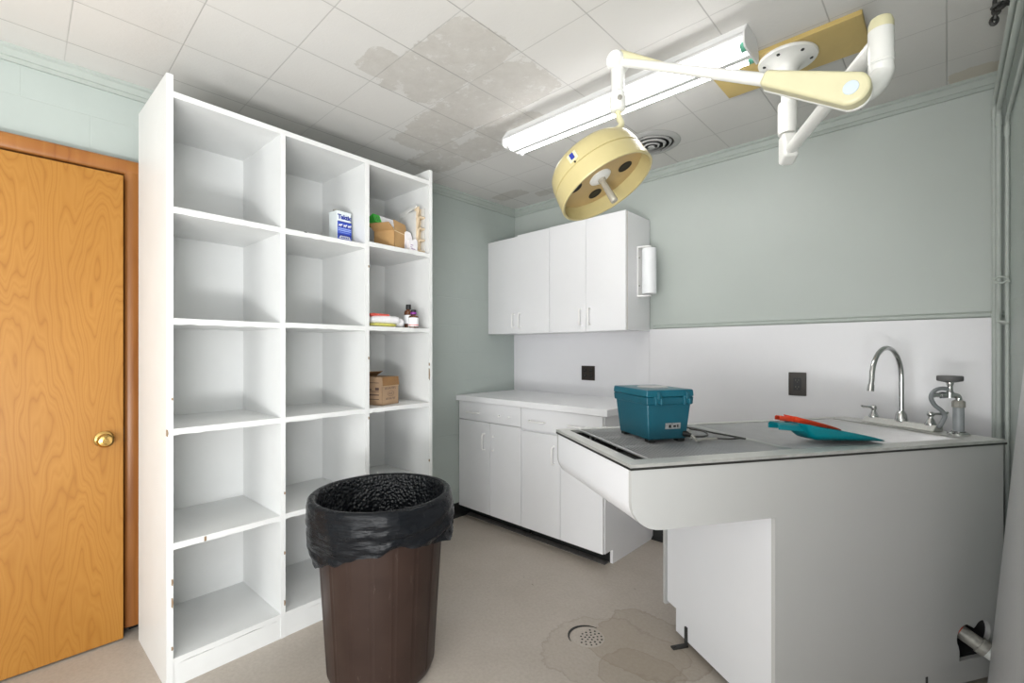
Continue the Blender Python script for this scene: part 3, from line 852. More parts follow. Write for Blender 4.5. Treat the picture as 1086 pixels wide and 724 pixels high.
# spray valve / eyewash beside it
ey = thing('spray_valve', 'grey column spray valve with round disc and rubber hose beside the faucet', 'valve', TP(1.505, .118, TZ), TR)
ex, et = 1.505, .118
MB().lathe([(.035, .0004), (.035, .005), (.030, .010), (.028, .012), (.024, .012), (.024, .006), (.018, .006), (.018, .014), (0, .014)], TP(ex, et, TZ), (0, 0, 1), 28).build('flange', M['chrome'], ey, world=True)
MB().lathe([(0, .006), (.0172, .006), (.0172, .118), (.0172, .12), (0, .12)], TP(ex, et, TZ), (0, 0, 1), 22).build('column', M['grey_plastic'], ey, world=True)
MB().lathe([(.018, .108), (.0215, .110), (.0215, .130), (.0195, .134), (.012, .137), (0, .137)], TP(ex, et, TZ), (0, 0, 1), 10).build('coupling_nut', M['fitting'], ey, world=True, sharp=20)
ld_ = (-Ud + Vd * .45).normalized()
pz = TZ + .137
el = MB().tube(smooth_path([TP(ex, et, pz - .004), TP(ex, et, pz + .010), TP(ex, et, pz + .018) + ld_ * .008, TP(ex, et, pz + .020) + ld_ * .022, TP(ex, et, pz + .020) + ld_ * .045], 5), .0105, 14)
tee = TP(ex, et, pz + .020) + ld_ * .030
el.lathe([(0, -.010), (.0135, -.010), (.0135, .012), (.010, .016), (.0085, .034), (.009, .036), (.013, .050), (.012, .056), (0, .056)], tee, (0, 0, 1), 16)
el.lathe([(.0125, .012), (.0135, .02), (.0135, .034), (.0095, .036), (.0095, .052), (.011, .054), (.011, .062), (0, .062)], tee, ld_, 12)
el.build('elbow_tee', M['chrome'], ey, world=True, sharp=40)
MB().lathe([(.012, .050), (.038, .056), (.0405, .060), (.0405, .074), (.038, .077), (0, .077)], tee, (0, 0, 1), 30).build('spray_disc', M['dark_disc'], ey, world=True)
hp = tee + Vector((0, 0, .022))
ho = [hp, hp + ld_ * .030 + Vector((0, 0, .004)), hp + ld_ * .056 + Vector((0, 0, -.008)), hp + ld_ * .066 + Vector((0, 0, -.034)), hp + ld_ * .054 + Vector((0, 0, -.062)), hp + ld_ * .030 + Vector((0, 0, -.084)), hp + ld_ * .018 + Vector((0, 0, -.104)), hp + ld_ * .026 + Vector((0, 0, -.130)), hp + ld_ * .040 + Vector((0, 0, -.155))]
MB().tube(smooth_path(ho, 6), .0078, 12).build('rubber_hose', M['grey_rubber'], ey, world=True, sharp=60)

# waste pipe in the heart hole
wp = thing('waste_pipe', 'white waste pipe with grey fitting in the heart shaped cut-out', 'pipe', TP(1.40, .0, .0), TR)
pth = [TP(1.350, .0765, .222), TP(1.368, .04, .202), TP(1.40, -.02, .165)]
MB().tube(pth, [.026, .026, .026], 18).build('fitting', M['fitting'], wp, world=True)
MB().tube([TP(1.362, .052, .2085), TP(1.372, .034, .198)], .0268, 18).build('red_band', M['red_mark'], wp, world=True)
MB().tube([TP(1.395, -.012, .171), TP(1.405, -.03, .160)], .031, 18).build('coupling', M['fitting'], wp, world=True)
MB().tube(smooth_path([TP(1.40, -.021, .165), TP(1.425, -.06, .135), TP(1.452, -.095, .098), TP(1.47, -.115, .04), TP(1.47, -.115, .0005)], 6), .025, 18).build('elbow_pipe', M['pvc'], wp, world=True, sharp=60)

# ------------------------------------------------------------------ leaning steel sheet
st = MB()
def shp(a, z, off=0): return (.0876 + .077 * z + off, 2.2 - a, z)
st.hexa([shp(0, 0.0), shp(1.1, 0.0), shp(1.1, 0.0, .004), shp(0, 0.0, .004), shp(0, 1.21), shp(1.1, 1.21), shp(1.1, 1.21, .004), shp(0, 1.21, .004)])
so = st.build('steel_sheet', M['steel_sheet'])
tag(so, 'tall stainless steel sheet leaning on the wall near the table end', 'metal sheet')

# ------------------------------------------------------------------ pipes in the corner
def pipe_run(label, x, y, zb, r, bendlift=0.0, base=0.0):
    p = thing('conduit_pipe', label, 'pipe', (x, y, base), group='painted pipes in the corner')
    path = [(x, y, base), (x, y, 1.0), (x, y, zb - .03), (x, y - .008, zb - .008), (x, y - .03, zb), (x, y - .5, zb), (x, YR + .001, zb)]
    MB().tube(path, r, 12).build('run', M['pipe_paint'], p, world=True, sharp=60)
    MB().tube([(x, y, zb - .07), (x, y, zb - .03)], r * 1.25, 12).build('collar', M['pipe_paint'], p, world=True, sharp=50)
    return p
pipe_run('green painted pipe tight in the corner against the cornice', .148, 2.852, 2.300, .0085)
pipe_run('green painted pipe in front of the corner pipe, fullest of the three', .1595, 2.825, 2.258, .0098)
p3 = pipe_run('thin green painted pipe on the block wall with wire ring', .176, 2.70, 2.17, .0068)
rg = MB(); ring = [(.176 + .0 + .0, 2.70 + .0, 1.52)]
rc = Vector((.156, 2.66, 1.522))
rg.tube([rc + Vector((.019 * math.cos(2 * math.pi * k / 20), -.004, .012 * math.sin(2 * math.pi * k / 20))) for k in range(21)], .0038, 8)
rg.tube([rc + Vector((.019, -.004, 0)), rc + Vector((.0235, -.004, -.012))], .0038, 8)
rg.build('wire_ring', M['pipe_paint'], p3, world=True)
MB().tube([(.176, 2.70, 1.35), (.150, 2.70, 1.362), (.150, 2.70, 1.39)], .007, 8).tube([(.178, 2.68, 1.352), (.150, 2.70, 1.362)], .005, 8).build('clip', M['pipe_paint'], p3, world=True)

# dark chain hooked at the ceiling
cn = thing('hanging_chain', 'short black chain hooked beside the ceiling cornice', 'chain', (.13, 2.24, 2.44))
def link(c, ax, ay, rr=.010, ww=.0055, w=.0032):
    return [Vector(c) + Vector(ax) * (rr * math.cos(2 * math.pi * k / 12)) + Vector(ay) * (ww * math.sin(2 * math.pi * k / 12)) for k in range(13)]
lk = [((.149, 2.256, 2.400), (.8, .1, -.3), (0, 1, .2)), ((.136, 2.254, 2.398), (.8, 0, .5), (0, .3, 1)), ((.124, 2.256, 2.405), (.9, 0, .3), (0, 1, 0)), ((.122, 2.262, 2.392), (0, .1, 1), (1, 0, 0)), ((.119, 2.266, 2.378), (0, .1, 1), (0, 1, 0)), ((.117, 2.27, 2.364), (0, .1, 1), (1, .2, 0)), ((.118, 2.262, 2.418), (0, .1, 1), (0, 1, 0))]
for (c, ax, ay) in lk:
    MB().tube(link(c, Vector(ax).normalized(), Vector(ay).normalized(), .013, .008), .0055, 6).build('link', M['dark_metal'], cn, world=True)
MB().tube(smooth_path([(.149, 2.256, 2.40), (.156, 2.256, 2.402), (.160, 2.256, 2.412)]), .004, 8).build('hook', M['dark_metal'], cn, world=True)

# ------------------------------------------------------------------ trash can + liner
TC = Vector((-1.62, .974, 0))
dR = Vector((math.cos(YAW), math.sin(YAW), 0)); dC = Vector((math.sin(YAW), -math.cos(YAW), 0))
tc_ = thing('trash_can', 'round brown ribbed plastic trash can in front of the shelving', 'trash can', TC)
NS = 18 * 12
profc = [(.178, .004), (.194, .012), (.203, .035), (.2045, .05), (.236, .56), (.240, .60), (.258, .612), (.262, .63), (.262, .672), (.258, .680), (.250, .680), (.246, .66), (.233, .60), (.200, .05), (.19, .025)]
bd = MB()
def canpt(i, j):
    r, z = profc[j]; a = 2 * math.pi * i / NS
    if 3 <= j <= 4:
        ph = (i % 12)
        r += -.0030 if ph == 0 else (.0010 if ph in (1, 11) else 0)
    return (math.cos(a) * r, math.sin(a) * r, z)
Vg = bd.grid(canpt, NS, len(profc), closed_u=True)
bd._f([Vg[i][0] for i in range(NS)][::-1]); bd._f([Vg[i][-1] for i in range(NS)])
bd.build('body', M['can'], tc_, sharp=40)
keys = [(0, .165), (30, .150), (60, .125), (90, .150), (115, .185), (140, .215), (180, .225), (225, .17), (270, .13), (315, .14), (360, .165)]
def lerp_keys(d):
    for (a, x), (b, y) in zip(keys, keys[1:]):
        if a <= d <= b:
            t = (d - a) / (b - a); t = t * t * (3 - 2 * t); return x + (y - x) * t
ln = MB(); NU = 220
levels = 46
def linpt(i, j):
    th = 2 * math.pi * i / NU; deg = 360 * i / NU
    dirv = dR * math.cos(th) + dC * math.sin(th)
    drop = lerp_keys(deg)
    t = j / (levels - 1)
    if t < .42:                                # skirt, from its hem up to the rim
        k = t / .42
        z = .686 - drop * (1 - k)
        r = .270 + .006 * math.sin(math.pi * k)
        below = max(0.0, (.62 - z) / .2)
        r -= .022 * min(1, below)
        nz = mnoise.noise(Vector((math.cos(th) * 3.0, math.sin(th) * 3.0, z * 16 + deg * .012)))
        n2 = mnoise.noise(Vector((math.cos(th) * 9.0, math.sin(th) * 9.0, z * 30)))
        amp = (1 - k) ** .6
        n3 = mnoise.noise(Vector((math.cos(th) * 2.2, math.sin(th) * 2.2, z * 55 + deg * .03)))
        r += amp * (.012 * nz + .003 * n2 + .009 * n3)
        # gathered folds on the side towards the cabinets
        fold = math.exp(-((deg - 18 + (360 if deg < -180 else 0)) / 26) ** 2) + math.exp(-((deg - 378) / 26) ** 2)
        r += amp * fold * (.018 + .014 * math.sin(z * 95 + deg * .12))
        fold2 = math.exp(-((deg - 72) / 9.0) ** 2)
        r += amp * fold2 * .005
        z += (1 - k) * .012 * mnoise.noise(Vector((math.cos(th) * 6, math.sin(th) * 6, 2.2)))
    elif t < .50:                              # over the rim
        k = (t - .42) / .08
        a = math.pi * k
        r = .2555 + .0145 * math.cos(a); z = .686 + .008 * math.sin(a)
    else:                                      # down inside
        k = (t - .5) / .5
        z = .684 - .44 * k
        r = .241 - .032 * k
        nz = mnoise.noise(Vector((math.cos(th) * 4.0, math.sin(th) * 4.0, z * 7)))
        n2 = mnoise.noise(Vector((math.cos(th) * 14.0, math.sin(th) * 14.0, z * 16)))
        r -= min(1, k * 4) * (.010 + .010 * nz + .006 * n2)
        z -= 0
    p = dirv * r; return (p.x, p.y, z)
Vl = ln.grid(linpt, NU, levels, closed_u=True)
ln._f([Vl[i][levels - 1] for i in range(NU)])
ln.mats = [M['liner'], M['liner_in']]
for f in ln.bm.faces:
    c = f.calc_center_median()
    if math.hypot(c.x, c.y) < .2455 and c.z < .686: f.material_index = 1
lo = ln.build('bin_liner', None, sharp=0)
lo.location = TC
tag(lo, 'black plastic bin liner folded over the brown trash can rim', 'bin liner')

# ------------------------------------------------------------------ floor drain
fd = thing('floor_drain', 'round perforated floor drain in the concrete floor', 'drain', (-1.135, 1.685, 0))
MB().lathe([(0, .0005), (.072, .0003), (.071, .0012), (0, .0014)], (-1.135, 1.685, 0), (0, 0, 1), 32).build('cover', M['floor'], fd, world=True)
hl = MB()
for rr, n in ((.0, 1), (.018, 6), (.036, 11), (.053, 15)):
    for k in range(n):
        a = 2 * math.pi * k / n + rr * 40
        if rr > .05 and math.sin(a * 1.0 + 1.2) < -.55: continue
        x = -1.128 + rr * math.cos(a) * 1.0; y = 1.688 + rr * math.sin(a)
        hl.lathe([(0, .0010), (.0042 + random.random() * .0014, .0010), (.004, .0019), (0, .0019)], (x, y, 0), (0, 0, 1), 8)
hl.build('holes', M['black'], fd, world=True)
arc_d = MB()
for k in range(12):
    pass
apts = []
for k in range(13):
    a = R(95 + k * 150 / 12)
    w = .0055 * math.sin(math.pi * k / 12) + .0008
    apts.append((a, w))
poly = [(-1.135 + (.082 + w) * math.cos(a), 1.685 + (.082 + w) * math.sin(a)) for a, w in apts] + [(-1.135 + (.082 - w) * math.cos(a), 1.685 + (.082 - w) * math.sin(a)) for a, w in apts[::-1]]
arc_d.prism(poly, lambda a, b, d_: (a, b, d_), .0003, .0012)
arc_d.build('rim_gap', M['black'], fd, world=True)

# ------------------------------------------------------------------ ceiling light fixture
cl = thing('ceiling_light', 'long white two tube fluorescent fixture on the tiled ceiling', 'ceiling light', (-1.145, 1.88, ZC))
fx0, fx1, fy0, fy1 = -1.758, -.532, 1.792, 1.962
ym = (fy0 + fy1) / 2
hs = MB().prism([(ym - .055, 2.4395), (ym - .060, 2.415), (fy0, 2.392), (fy0, 2.384), (ym - .016, 2.390), (ym - .013, 2.3455), (ym + .013, 2.3455), (ym + .016, 2.390), (fy1, 2.384), (fy1, 2.392), (ym + .060, 2.415), (ym + .055, 2.4395)], lambda a, b, d_: (d_, a, b), fx0 + .004, fx1 - .004)
hs.build('housing', M['fix_white'], cl, world=True, sharp=20)
for x in (fx0, fx1 - .006):
    MB().prism([(ym - .055, 2.4395), (fy0 - .002, 2.396), (fy0 - .002, 2.360), (fy0 + .012, 2.348), (fy1 - .012, 2.348), (fy1 + .002, 2.360), (fy1 + .002, 2.396), (ym + .055, 2.4395)], lambda a, b, d_: (d_, a, b), x, x + .006).build('end_plate', M['fix_white'], cl, world=True)
for y in (fy0 + .038, fy1 - .038):
    MB().tube([(fx0 + .024, y, 2.364), (fx1 - .024, y, 2.364)], .0165, 16).build('fluorescent_tube', M['tube'], cl, world=True, sharp=60)
    for (xa, xb, mm) in ((fx0 + .0065, fx0 + .0235, 'fix_white'), (fx1 - .0235, fx1 - .0065, 'green_cap')):
        MB().tube([(xa, y, 2.364), (xb, y, 2.364)], .018, 16).build('tube_socket', M[mm], cl, world=True, sharp=60)

# ------------------------------------------------------------------ vent
vt = thing('ceiling_vent', 'round grey metal ceiling vent of concentric rings', 'vent', (-1.24, 2.49, ZC))
vc = (-1.24, 2.49, ZC)
dn = (0, 0, -1)
MB().lathe([(.158, .0005), (.160, .003), (.150, .010), (.128, .014), (.124, .010), (.124, .001)], vc, dn, 48).build('outer_ring', M['vent_grey'], vt, world=True)
MB().lathe([(0, .0006), (.124, .0006), (.124, .0012), (0, .0012)], vc, dn, 40).build('throat', M['black'], vt, world=True)
for (ri, ro, dz) in ((.098, .110, .012), (.066, .080, .018), (.034, .048, .022)):
    MB().lathe([(ri, dz), (ro, dz - .009), (ro + .002, dz - .007), (ri + .004, dz + .003), (ri, dz)], vc, dn, 40).build('ring', M['vent_grey'], vt, world=True, sharp=60)
MB().lathe([(0, .020), (.014, .020), (.020, .024), (.014, .030), (0, .030)], vc, dn, 24).build('hub', M['vent_grey'], vt, world=True)
MB().box(vc[0] - .124, vc[0] + .124, vc[1] - .004, vc[1] + .004, ZC - .008, ZC - .002).box(vc[0] - .004, vc[0] + .004, vc[1] - .124, vc[1] + .124, ZC - .008, ZC - .002).build('spider', M['dark_metal'], vt, world=True)

# ------------------------------------------------------------------ lamp board and examination lamp
mbd = MB().box(-.742, -.216, 2.020, 2.272, 2.421, 2.4395)
mo = mbd.build('mounting_board', M['ply'], bevel=.002)
tag(mo, 'mustard yellow board on the ceiling under the lamp flange', 'mounting board')
fl = Vector((-.468, 2.119, 2.4205))
lamp = thing('examination_lamp', 'cream dome examination lamp on a jointed white ceiling arm', 'lamp', fl)
fm = MB().lathe([(.105, .0002), (.106, .006), (.103, .012), (.085, .016), (.060, .024), (.044, .040), (.036, .055), (.034, .07), (0, .07)], fl, dn, 40)
flo_ = fm.build('ceiling_flange', M['lamp_white'], lamp, world=True)
for k in range(6):
    a = R(20 + 60 * k); c = fl + Vector((math.cos(a) * .082, math.sin(a) * .082, -.0155))
    MB().lathe([(0, 0), (.007, 0), (.006, .004), (0, .004)], c, dn, 8).build('bolt', M['dark_metal'], flo_, world=True)
tp = Vector((fl.x, fl.y, 0))
MB().tube([tp + Vector((0, 0, 2.36)), tp + Vector((0, 0, 2.20))], .0235, 20).lathe([(.028, 0), (.030, .004), (.030, .022), (.026, .028), (0, .028)], tp + Vector((0, 0, 2.305)), dn, 24).build('down_tube', M['lamp_white'], lamp, world=True, sharp=50)
MB().lathe([(.024, 0), (.033, .006), (.035, .014), (.035, .115), (.034, .13), (0, .13)], tp + Vector((0, 0, 2.245)), dn, 28).build('sleeve', M['lamp_white'], lamp, world=True)
eb = CW(1.18, .942)                       # elbow station
edir = Vector((eb.x - tp.x, eb.y - tp.y, 0)).normalized()
eside = Vector((-edir.y, edir.x, 0))
kz = 2.040
kn_ = MB().prism([(-.031, 2.112), (.031, 2.112), (.040, 2.075), (.052, 2.066), (.052, 2.010), (-.010, 1.992), (-.031, 2.005)], lambda a, b, d_: tp + edir * a + eside * d_ + Vector((0, 0, b)), -.027, .027)
kn_.build('lower_knuckle', M['lamp_white'], lamp, world=True, bevel=.012, seg=3)
MB().tube([tp + edir * .02 + Vector((0, 0, kz)), Vector((eb.x, eb.y, kz - .004)) - edir * .012], .0215, 20).build('extension_arm', M['lamp_white'], lamp, world=True, sharp=60)
eb0 = Vector((eb.x, eb.y, 0))
ec = MB().lathe([(0, 0), (.016, .001), (.023, .006), (.0268, .018), (.0268, .036)], eb0 + Vector((0, 0, 2.092)), dn, 28)
ec.build('elbow_cap', M['cream_pale'], lamp, world=True)
MB().lathe([(.0268, 0), (.0275, .001), (.0275, .082), (.0255, .083), (.0255, .0865), (0, .0865)], eb0 + Vector((0, 0, 2.0575)), dn, 28).build('elbow_collar', M['lamp_white'], lamp, world=True)
Ept = CW(1.15, .848, 1.882); Kpt = CW(1.60, .366, 2.240)
bpath = smooth_path([eb0 + Vector((0, 0, 1.971)), eb0 + Vector((0, 0, 1.945)) , eb0 * .72 + Vector((Ept.x, Ept.y, 0)) * .28 + Vector((0, 0, 1.910)), Vector((Ept.x, Ept.y, 0)) * .72 + eb0 * .28 + Vector((0, 0, 1.886)), Ept], 6)
MB().tube(bpath, [.0268] * 6 + [.026] * (len(bpath) - 6), 22).build('elbow_bend', M['lamp_white'], lamp, world=True, sharp=60)
# spring arm: teardrop cover then tube
ad = (Kpt - Ept).normalized()
an = Vector((-ad.y, ad.x, 0)).normalized()
if an.dot(Vector((-1, -1.2, 0))) < 0: an = -an
if an.dot(-Ept) < 0: an = -an               # outward face looks into the room
au = an.cross(ad).normalized()
if au.z < 0: au = -au
Lc = .225
td = []
rb, rs = .0395, .0195
for k in range(0, 19):
    a = R(95 + 170 * k / 18); td.append((rb * math.cos(a), rb * math.sin(a)))
td += [(Lc, -rs), (Lc, rs)]
cv = MB().prism(td, lambda a, b, d_: Ept + ad * a + au * b + an * d_, -.010, .034)
cvo = cv.build('arm_cover', M['cream_pale'], lamp, world=True, bevel=.010, seg=4)
td2 = [(p[0] * 1.0, p[1] * .98) for p in td]
MB().prism([(p[0], p[1]) for p in td2], lambda a, b, d_: Ept + ad * a + au * b + an * d_, -.022, -.0105).build('arm_cover_back', M['lamp_white'], lamp, world=True, bevel=.004)
MB().lathe([(0, 0), (.017, 0), (.016, .002), (0, .003)], Ept + an * .0337, an, 28).build('pivot_cap', M['cap_blue'], cvo, world=True)
MB().lathe([(0, 0), (.005, 0), (.004, .003), (0, .003)], Ept + ad * .05 - au * .031 + an * .012, -au, 8).build('set_screw', M['dark_metal'], cvo, world=True)
MB().tube([Ept + ad * (Lc - .02) + an * .012, Kpt + an * .006], [.0172, .0128], 22).build('spring_arm', M['lamp_white'], lamp, world=True, sharp=60)
# thin rod under/over the arm near the lamp end
MB().tube([Kpt + au * .024, Kpt - ad * .20 + au * .010], [.016, .006], 12).build('link_cover', M['cream_pale'], lamp, world=True, sharp=60)
MB().lathe([(0, -.034), (.022, -.034), (.030, -.030), (.031, 0), (.031, .024), (.027, .030), (0, .030)], Kpt, an, 28).build('end_knuckle', M['lamp_white'], lamp, world=True)
dk = Kpt - ad * .0 + Vector((0, 0, -.02))
MB().tube([dk, dk + Vector((0, 0, -.085))], [.024, .0215], 20).build('drop_tube', M['lamp_white'], lamp, world=True, sharp=60)
sw_z = dk + Vector((0, 0, -.086))
swv = MB().lathe([(.0225, 0), (.027, .004), (.029, .02), (.029, .040), (.026, .060), (.018, .066), (0, .066)], sw_z, dn, 24).build('swivel', M['lamp_white'], lamp, world=True)
MB().lathe([(0, 0), (.008, 0), (.008, .006), (.006, .007), (0, .007)], sw_z + Vector((0, 0, -.032)) + dC * .0275, dC, 14).build('swivel_screw', M['fitting'], swv, world=True)
ncam = Vector((.436, -.873, -.216))       # right, up, ahead: lamp faces down, slightly to the table
nv = (dR * ncam.x + Vector((0, 0, 1)) * ncam.y + (-dC) * ncam.z).normalized()
hc = CW(1.60, (633 - 543) / F_PX * 1.6, H + (HOR - 182) / F_PX * 1.6)
htop = hc - nv * .074
MB().tube(smooth_path([sw_z + Vector((0, 0, -.055)), sw_z + Vector((0, 0, -.085)) + dR * .004, sw_z + Vector((0, 0, -.12)) + dR * .006, htop * .75 + (sw_z + Vector((0, 0, -.14))) * .25 - nv * .03, htop - nv * .005, htop + nv * .01]), .0105, 12).build('yoke', M['cream_pale'], lamp, world=True, sharp=60)
RH = .170
head = MB().lathe([(0, 0), (.060, .001), (.112, .007), (.140, .019), (.155, .036), (.162, .060), (.1640, .0845), (.1605, .0860), (.1605, .0890), (.1652, .0905), (RH, .142), (RH, .147), (.168, .149), (.162, .148), (.159, .096), (0, .096)], htop, nv, 64)
heado = head.build('lamp_head', M['cream'], lamp, world=True, sharp=50)
toc = (Vector((0, 0, H)) - hc).normalized()
e1 = (toc - nv * toc.dot(nv)).normalized(); e2 = nv.cross(e1).normalized()
if e2.dot(dR) < 0: e2 = -e2
face_c = htop + nv * .0962
MB().lathe([(0, 0), (.158, 0), (.158, .001), (0, .001)], face_c, nv, 48).build('lamp_face', M['tan'], heado, world=True)
for k in range(4):
    a = R(-27 + 90 * k)
    c = face_c + (e2 * math.cos(a) + e1 * math.sin(a)) * .098 + nv * .001
    MB().lathe([(.024, .0), (.026, .002), (.0235, .003), (.022, .0012), (0, .0012)], c, nv, 24).build('bulb_opening', M['black'], heado, world=True)
MB().lathe([(0, .001), (.040, .001), (.040, .004), (.030, .010), (.017, .012), (0, .012)], face_c, nv, 32).build('hub', M['lamp_white'], heado, world=True)
MB().lathe([(.014, .010), (.014, .020), (.010, .024), (.011, .040), (.013, .100), (.012, .105), (0, .106)], face_c, nv, 20).build('grip', M['clear_rod'], heado, world=True)
# rocker switch on the flank
wa = R(-14)
sd = (e1 * math.cos(wa) + e2 * math.sin(wa)).normalized()
sr = nv.cross(sd).normalized()
if sr.dot(dR) < 0: sr = -sr
sc_ = htop + nv * .060 + sd * .1565
SM = Matrix(((sr.x, nv.x, sd.x, sc_.x), (sr.y, nv.y, sd.y, sc_.y), (sr.z, nv.z, sd.z, sc_.z), (0, 0, 0, 1)))
swp = MB().box(-.017, .017, -.014, .014, -.006, .0085, SM).build('switch_panel', M['cream_pale'], heado, world=True, bevel=.002)
MB().box(-.007, .007, -.010, .008, .008, .012, SM).build('rocker_switch', M['blue_dark'], heado, world=True)
MB().box(-.0025, .0025, .0185, .0225, .003, .013, SM).build('indicator', M['black'], heado, world=True)

# ------------------------------------------------------------------ goods on the shelves
def upbox(mb, x0, x1, y0, y1, z0, z1): return mb.box(x0, x1, y0, y1, z0, z1)
# white and blue tin
z = rows[0][1] + .0004
tn = thing('chemical_tin', 'white and blue rectangular tin on the shelving, alone in its cubby', 'tin', SHP(-.10, .735, z), SH_A + R(3))
tz = .165
MB().box(-.072, .0, -.043, .036, 0, tz - .004).box(-.074, .002, -.045, .038, tz - .006, tz).box(-.074, .002, -.045, .038, 0, .005).build('body', M['tin_white'], tn, bevel=.002)
MB().lathe([(.013, 0), (.014, .003), (.014, .014), (.011, .016), (0, .016)], (-.045, -.022, tz), (0, 0, 1), 16).build('cap', M['fitting'], tn)
MB().box(.0022, .0030, -.041, .0365, .004, .112).build('label_panel', M['label_blue'], tn)
pr = MB().use(M['blue_pale'])
for (a, b, c, d_) in ((-.038, .034, .066, .071), (-.030, .026, .058, .060), (-.038, .034, .0745, .080), (-.038, .034, .014, .0165), (-.02, .02, .0205, .0215)): pr.box(.003, .0034, a, b, c, d_)
pr.use(M['blue_dark']).box(.003, .0034, -.041, .0365, .044, .051).box(.003, .0034, -.041, .0365, .108, .114).box(.003, .0034, -.041, .0365, .084, .098)
pr.use(M['label_white'])
for y0 in (-.034, -.008, .016):        # three pale animal-like marks: body, head, legs
    pr.box(.0034, .0038, y0, y0 + .014, .091, .098).box(.0034, .0038, y0 + .012, y0 + .019, .094, .101).box(.0034, .0038, y0 + .001, y0 + .003, .086, .092).box(.0034, .0038, y0 + .010, y0 + .012, .086, .092)
pr.prism([(-.034, .028), (.032, .028), (.024, .042), (-.026, .042)], lambda a, b, d_: (d_, a, b), .0034, .0037)
pr.use(M['label_blue'])
for k in range(5): pr.box(.0037, .0040, -.022 + k * .009, -.0165 + k * .009, .031, .038)
pr.build('print', None, tn)
text_mesh('Taktic', .030, M['blue_dark'], 'lettering', tn, Matrix(((0, 0, 1, .0027), (1, 0, 0, -.002), (0, 1, 0, .126), (0, 0, 0, 1))), .0003, .0013)

# open cardboard carton
z = rows[0][2] + .0005
bxc = thing('cardboard_box', 'small open cardboard box with raised flaps beside the drawer stack', 'cardboard box', SHP(-.112, 1.012, z), SH_A + R(-4), group='cardboard boxes in the shelving')
def card_box(root, A, B, hh, mat, inner, flaps):
    w = .003
    bmx = MB().use(mat)
    bmx.box(-A, A, -B, B, 0, w).box(-A, -A + w, -B, B, 0, hh).box(A - w, A, -B, B, 0, hh).box(-A, A, -B, -B + w, 0, hh).box(-A, A, B - w, B, 0, hh)
    bmx.build('carton', None, root)
    for (edge, ang, ln_) in flaps:
        if edge in ('+x', '-x'):
            sx = 1 if edge == '+x' else -1
            m_ = Matrix.Translation((sx * A, 0, hh)) @ Matrix.Rotation(-sx * R(ang), 4, 'Y')
            f = MB().use(mat).box(0 if sx > 0 else -w * .8, w * .8 if sx > 0 else 0, -B, B, 0, ln_, m_)
            f.use(inner).box(-.0006 if sx > 0 else .0, .0 if sx > 0 else .0006, -B + .001, B - .001, .001, ln_ - .001, m_)
        else:
            sy_ = 1 if edge == '+y' else -1
            m_ = Matrix.Translation((0, sy_ * B, hh)) @ Matrix.Rotation(sy_ * R(-ang), 4, 'X')
            f = MB().use(mat).box(-A, A, 0 if sy_ > 0 else -w * .8, w * .8 if sy_ > 0 else 0, 0, ln_, m_)
            f.use(inner).box(-A + .001, A - .001, -.0006 if sy_ > 0 else 0, 0 if sy_ > 0 else .0006, .001, ln_ - .001, m_)
        f.build('flap', None, root)
# the box stands corner-on: local +x and -y faces show
bxc.rotation_euler.z = SH_A + R(24); bxc.matrix_basis = rotM(bxc.location, SH_A + R(24))
card_box(bxc, .062, .062, .098, M['card'], M['card_in'], [('-y', 62, .060), ('+x', 8, .055), ('-x', 40, .05)])
MB().box(.0622, .0626, -.061, .061, .0915, .097).build('flap_crease', M['tape_edge'], bxc)

gc = bpy.data.objects.new('carton', None); COL.objects.link(gc)
gc.matrix_basis = rotM(SHP(-.178, 1.004, z + .162), SH_A + R(8), 0, R(-24))
tag(gc, 'white carton with bright green end tilted behind the open cardboard box', 'carton')
MB().box(-.028, .028, -.035, .085, -.028, .022).build('sleeve', M['paper'], gc, bevel=.001)
ge = MB().use(M['green']).box(-.0285, .0285, -.082, -.035, -.0285, .0225)
ge.use(M['gap_dark'])
for k in range(3): ge.box(.0285, .0288, -.074 + k * .012, -.071 + k * .012, -.018, .012)
ge.build('green_end', None, gc, bevel=.001)

# small drawer organiser
og = thing('drawer_organizer', 'pale grey and beige stack of open drawers at the end of the top shelf row', 'organizer', SHP(-.02, 1.15, z), SH_A)
oh = .268
MB().box(-.19, -.035, -.012, -.006, .0, oh - .03).build('side', M['grey_side'], og, bevel=.001)
MB().prism([(-.19, oh - .055), (-.035, oh - .012), (-.028, oh), (-.19, oh - .02)], lambda a, b, d_: (a, d_, b), -.014, -.005).build('top_edge', M['grey_side'], og)
MB().box(-.19, -.185, -.012, .036, 0, oh - .02).build('back', M['grey_side'], og)
for k in range(4):
    zb = .005 + k * .064
    tr = MB().use(M['beige'])
    tr.prism([(-.185, zb), (-.012, zb), (-.004, zb + .007), (-.007, zb + .009), (-.016, zb + .003), (-.185, zb + .003)], lambda a, b, d_: (a, d_, b), -.005, .0325)
    tr.prism([(-.052, zb), (-.026, zb), (-.010, zb + .063), (-.052, zb + .063)], lambda a, b, d_: (a, d_, b), -.0058, -.003)
    tr.prism([(-.054, zb), (-.050, zb), (-.042, zb + .062), (-.046, zb + .062)], lambda a, b, d_: (a, d_, b), -.004, .0325)
    tr.use(M['label_white']).lathe([(0, 0), (.005, 0), (.004, .003), (0, .004)], (-.048, .006, zb + .026), (1, 0, 0), 10)
    tr.build('drawer', None, og)
MB().box(-.185, -.01, .032, .036, 0, oh - .01).build('side', M['grey_side'], og, bevel=.001)

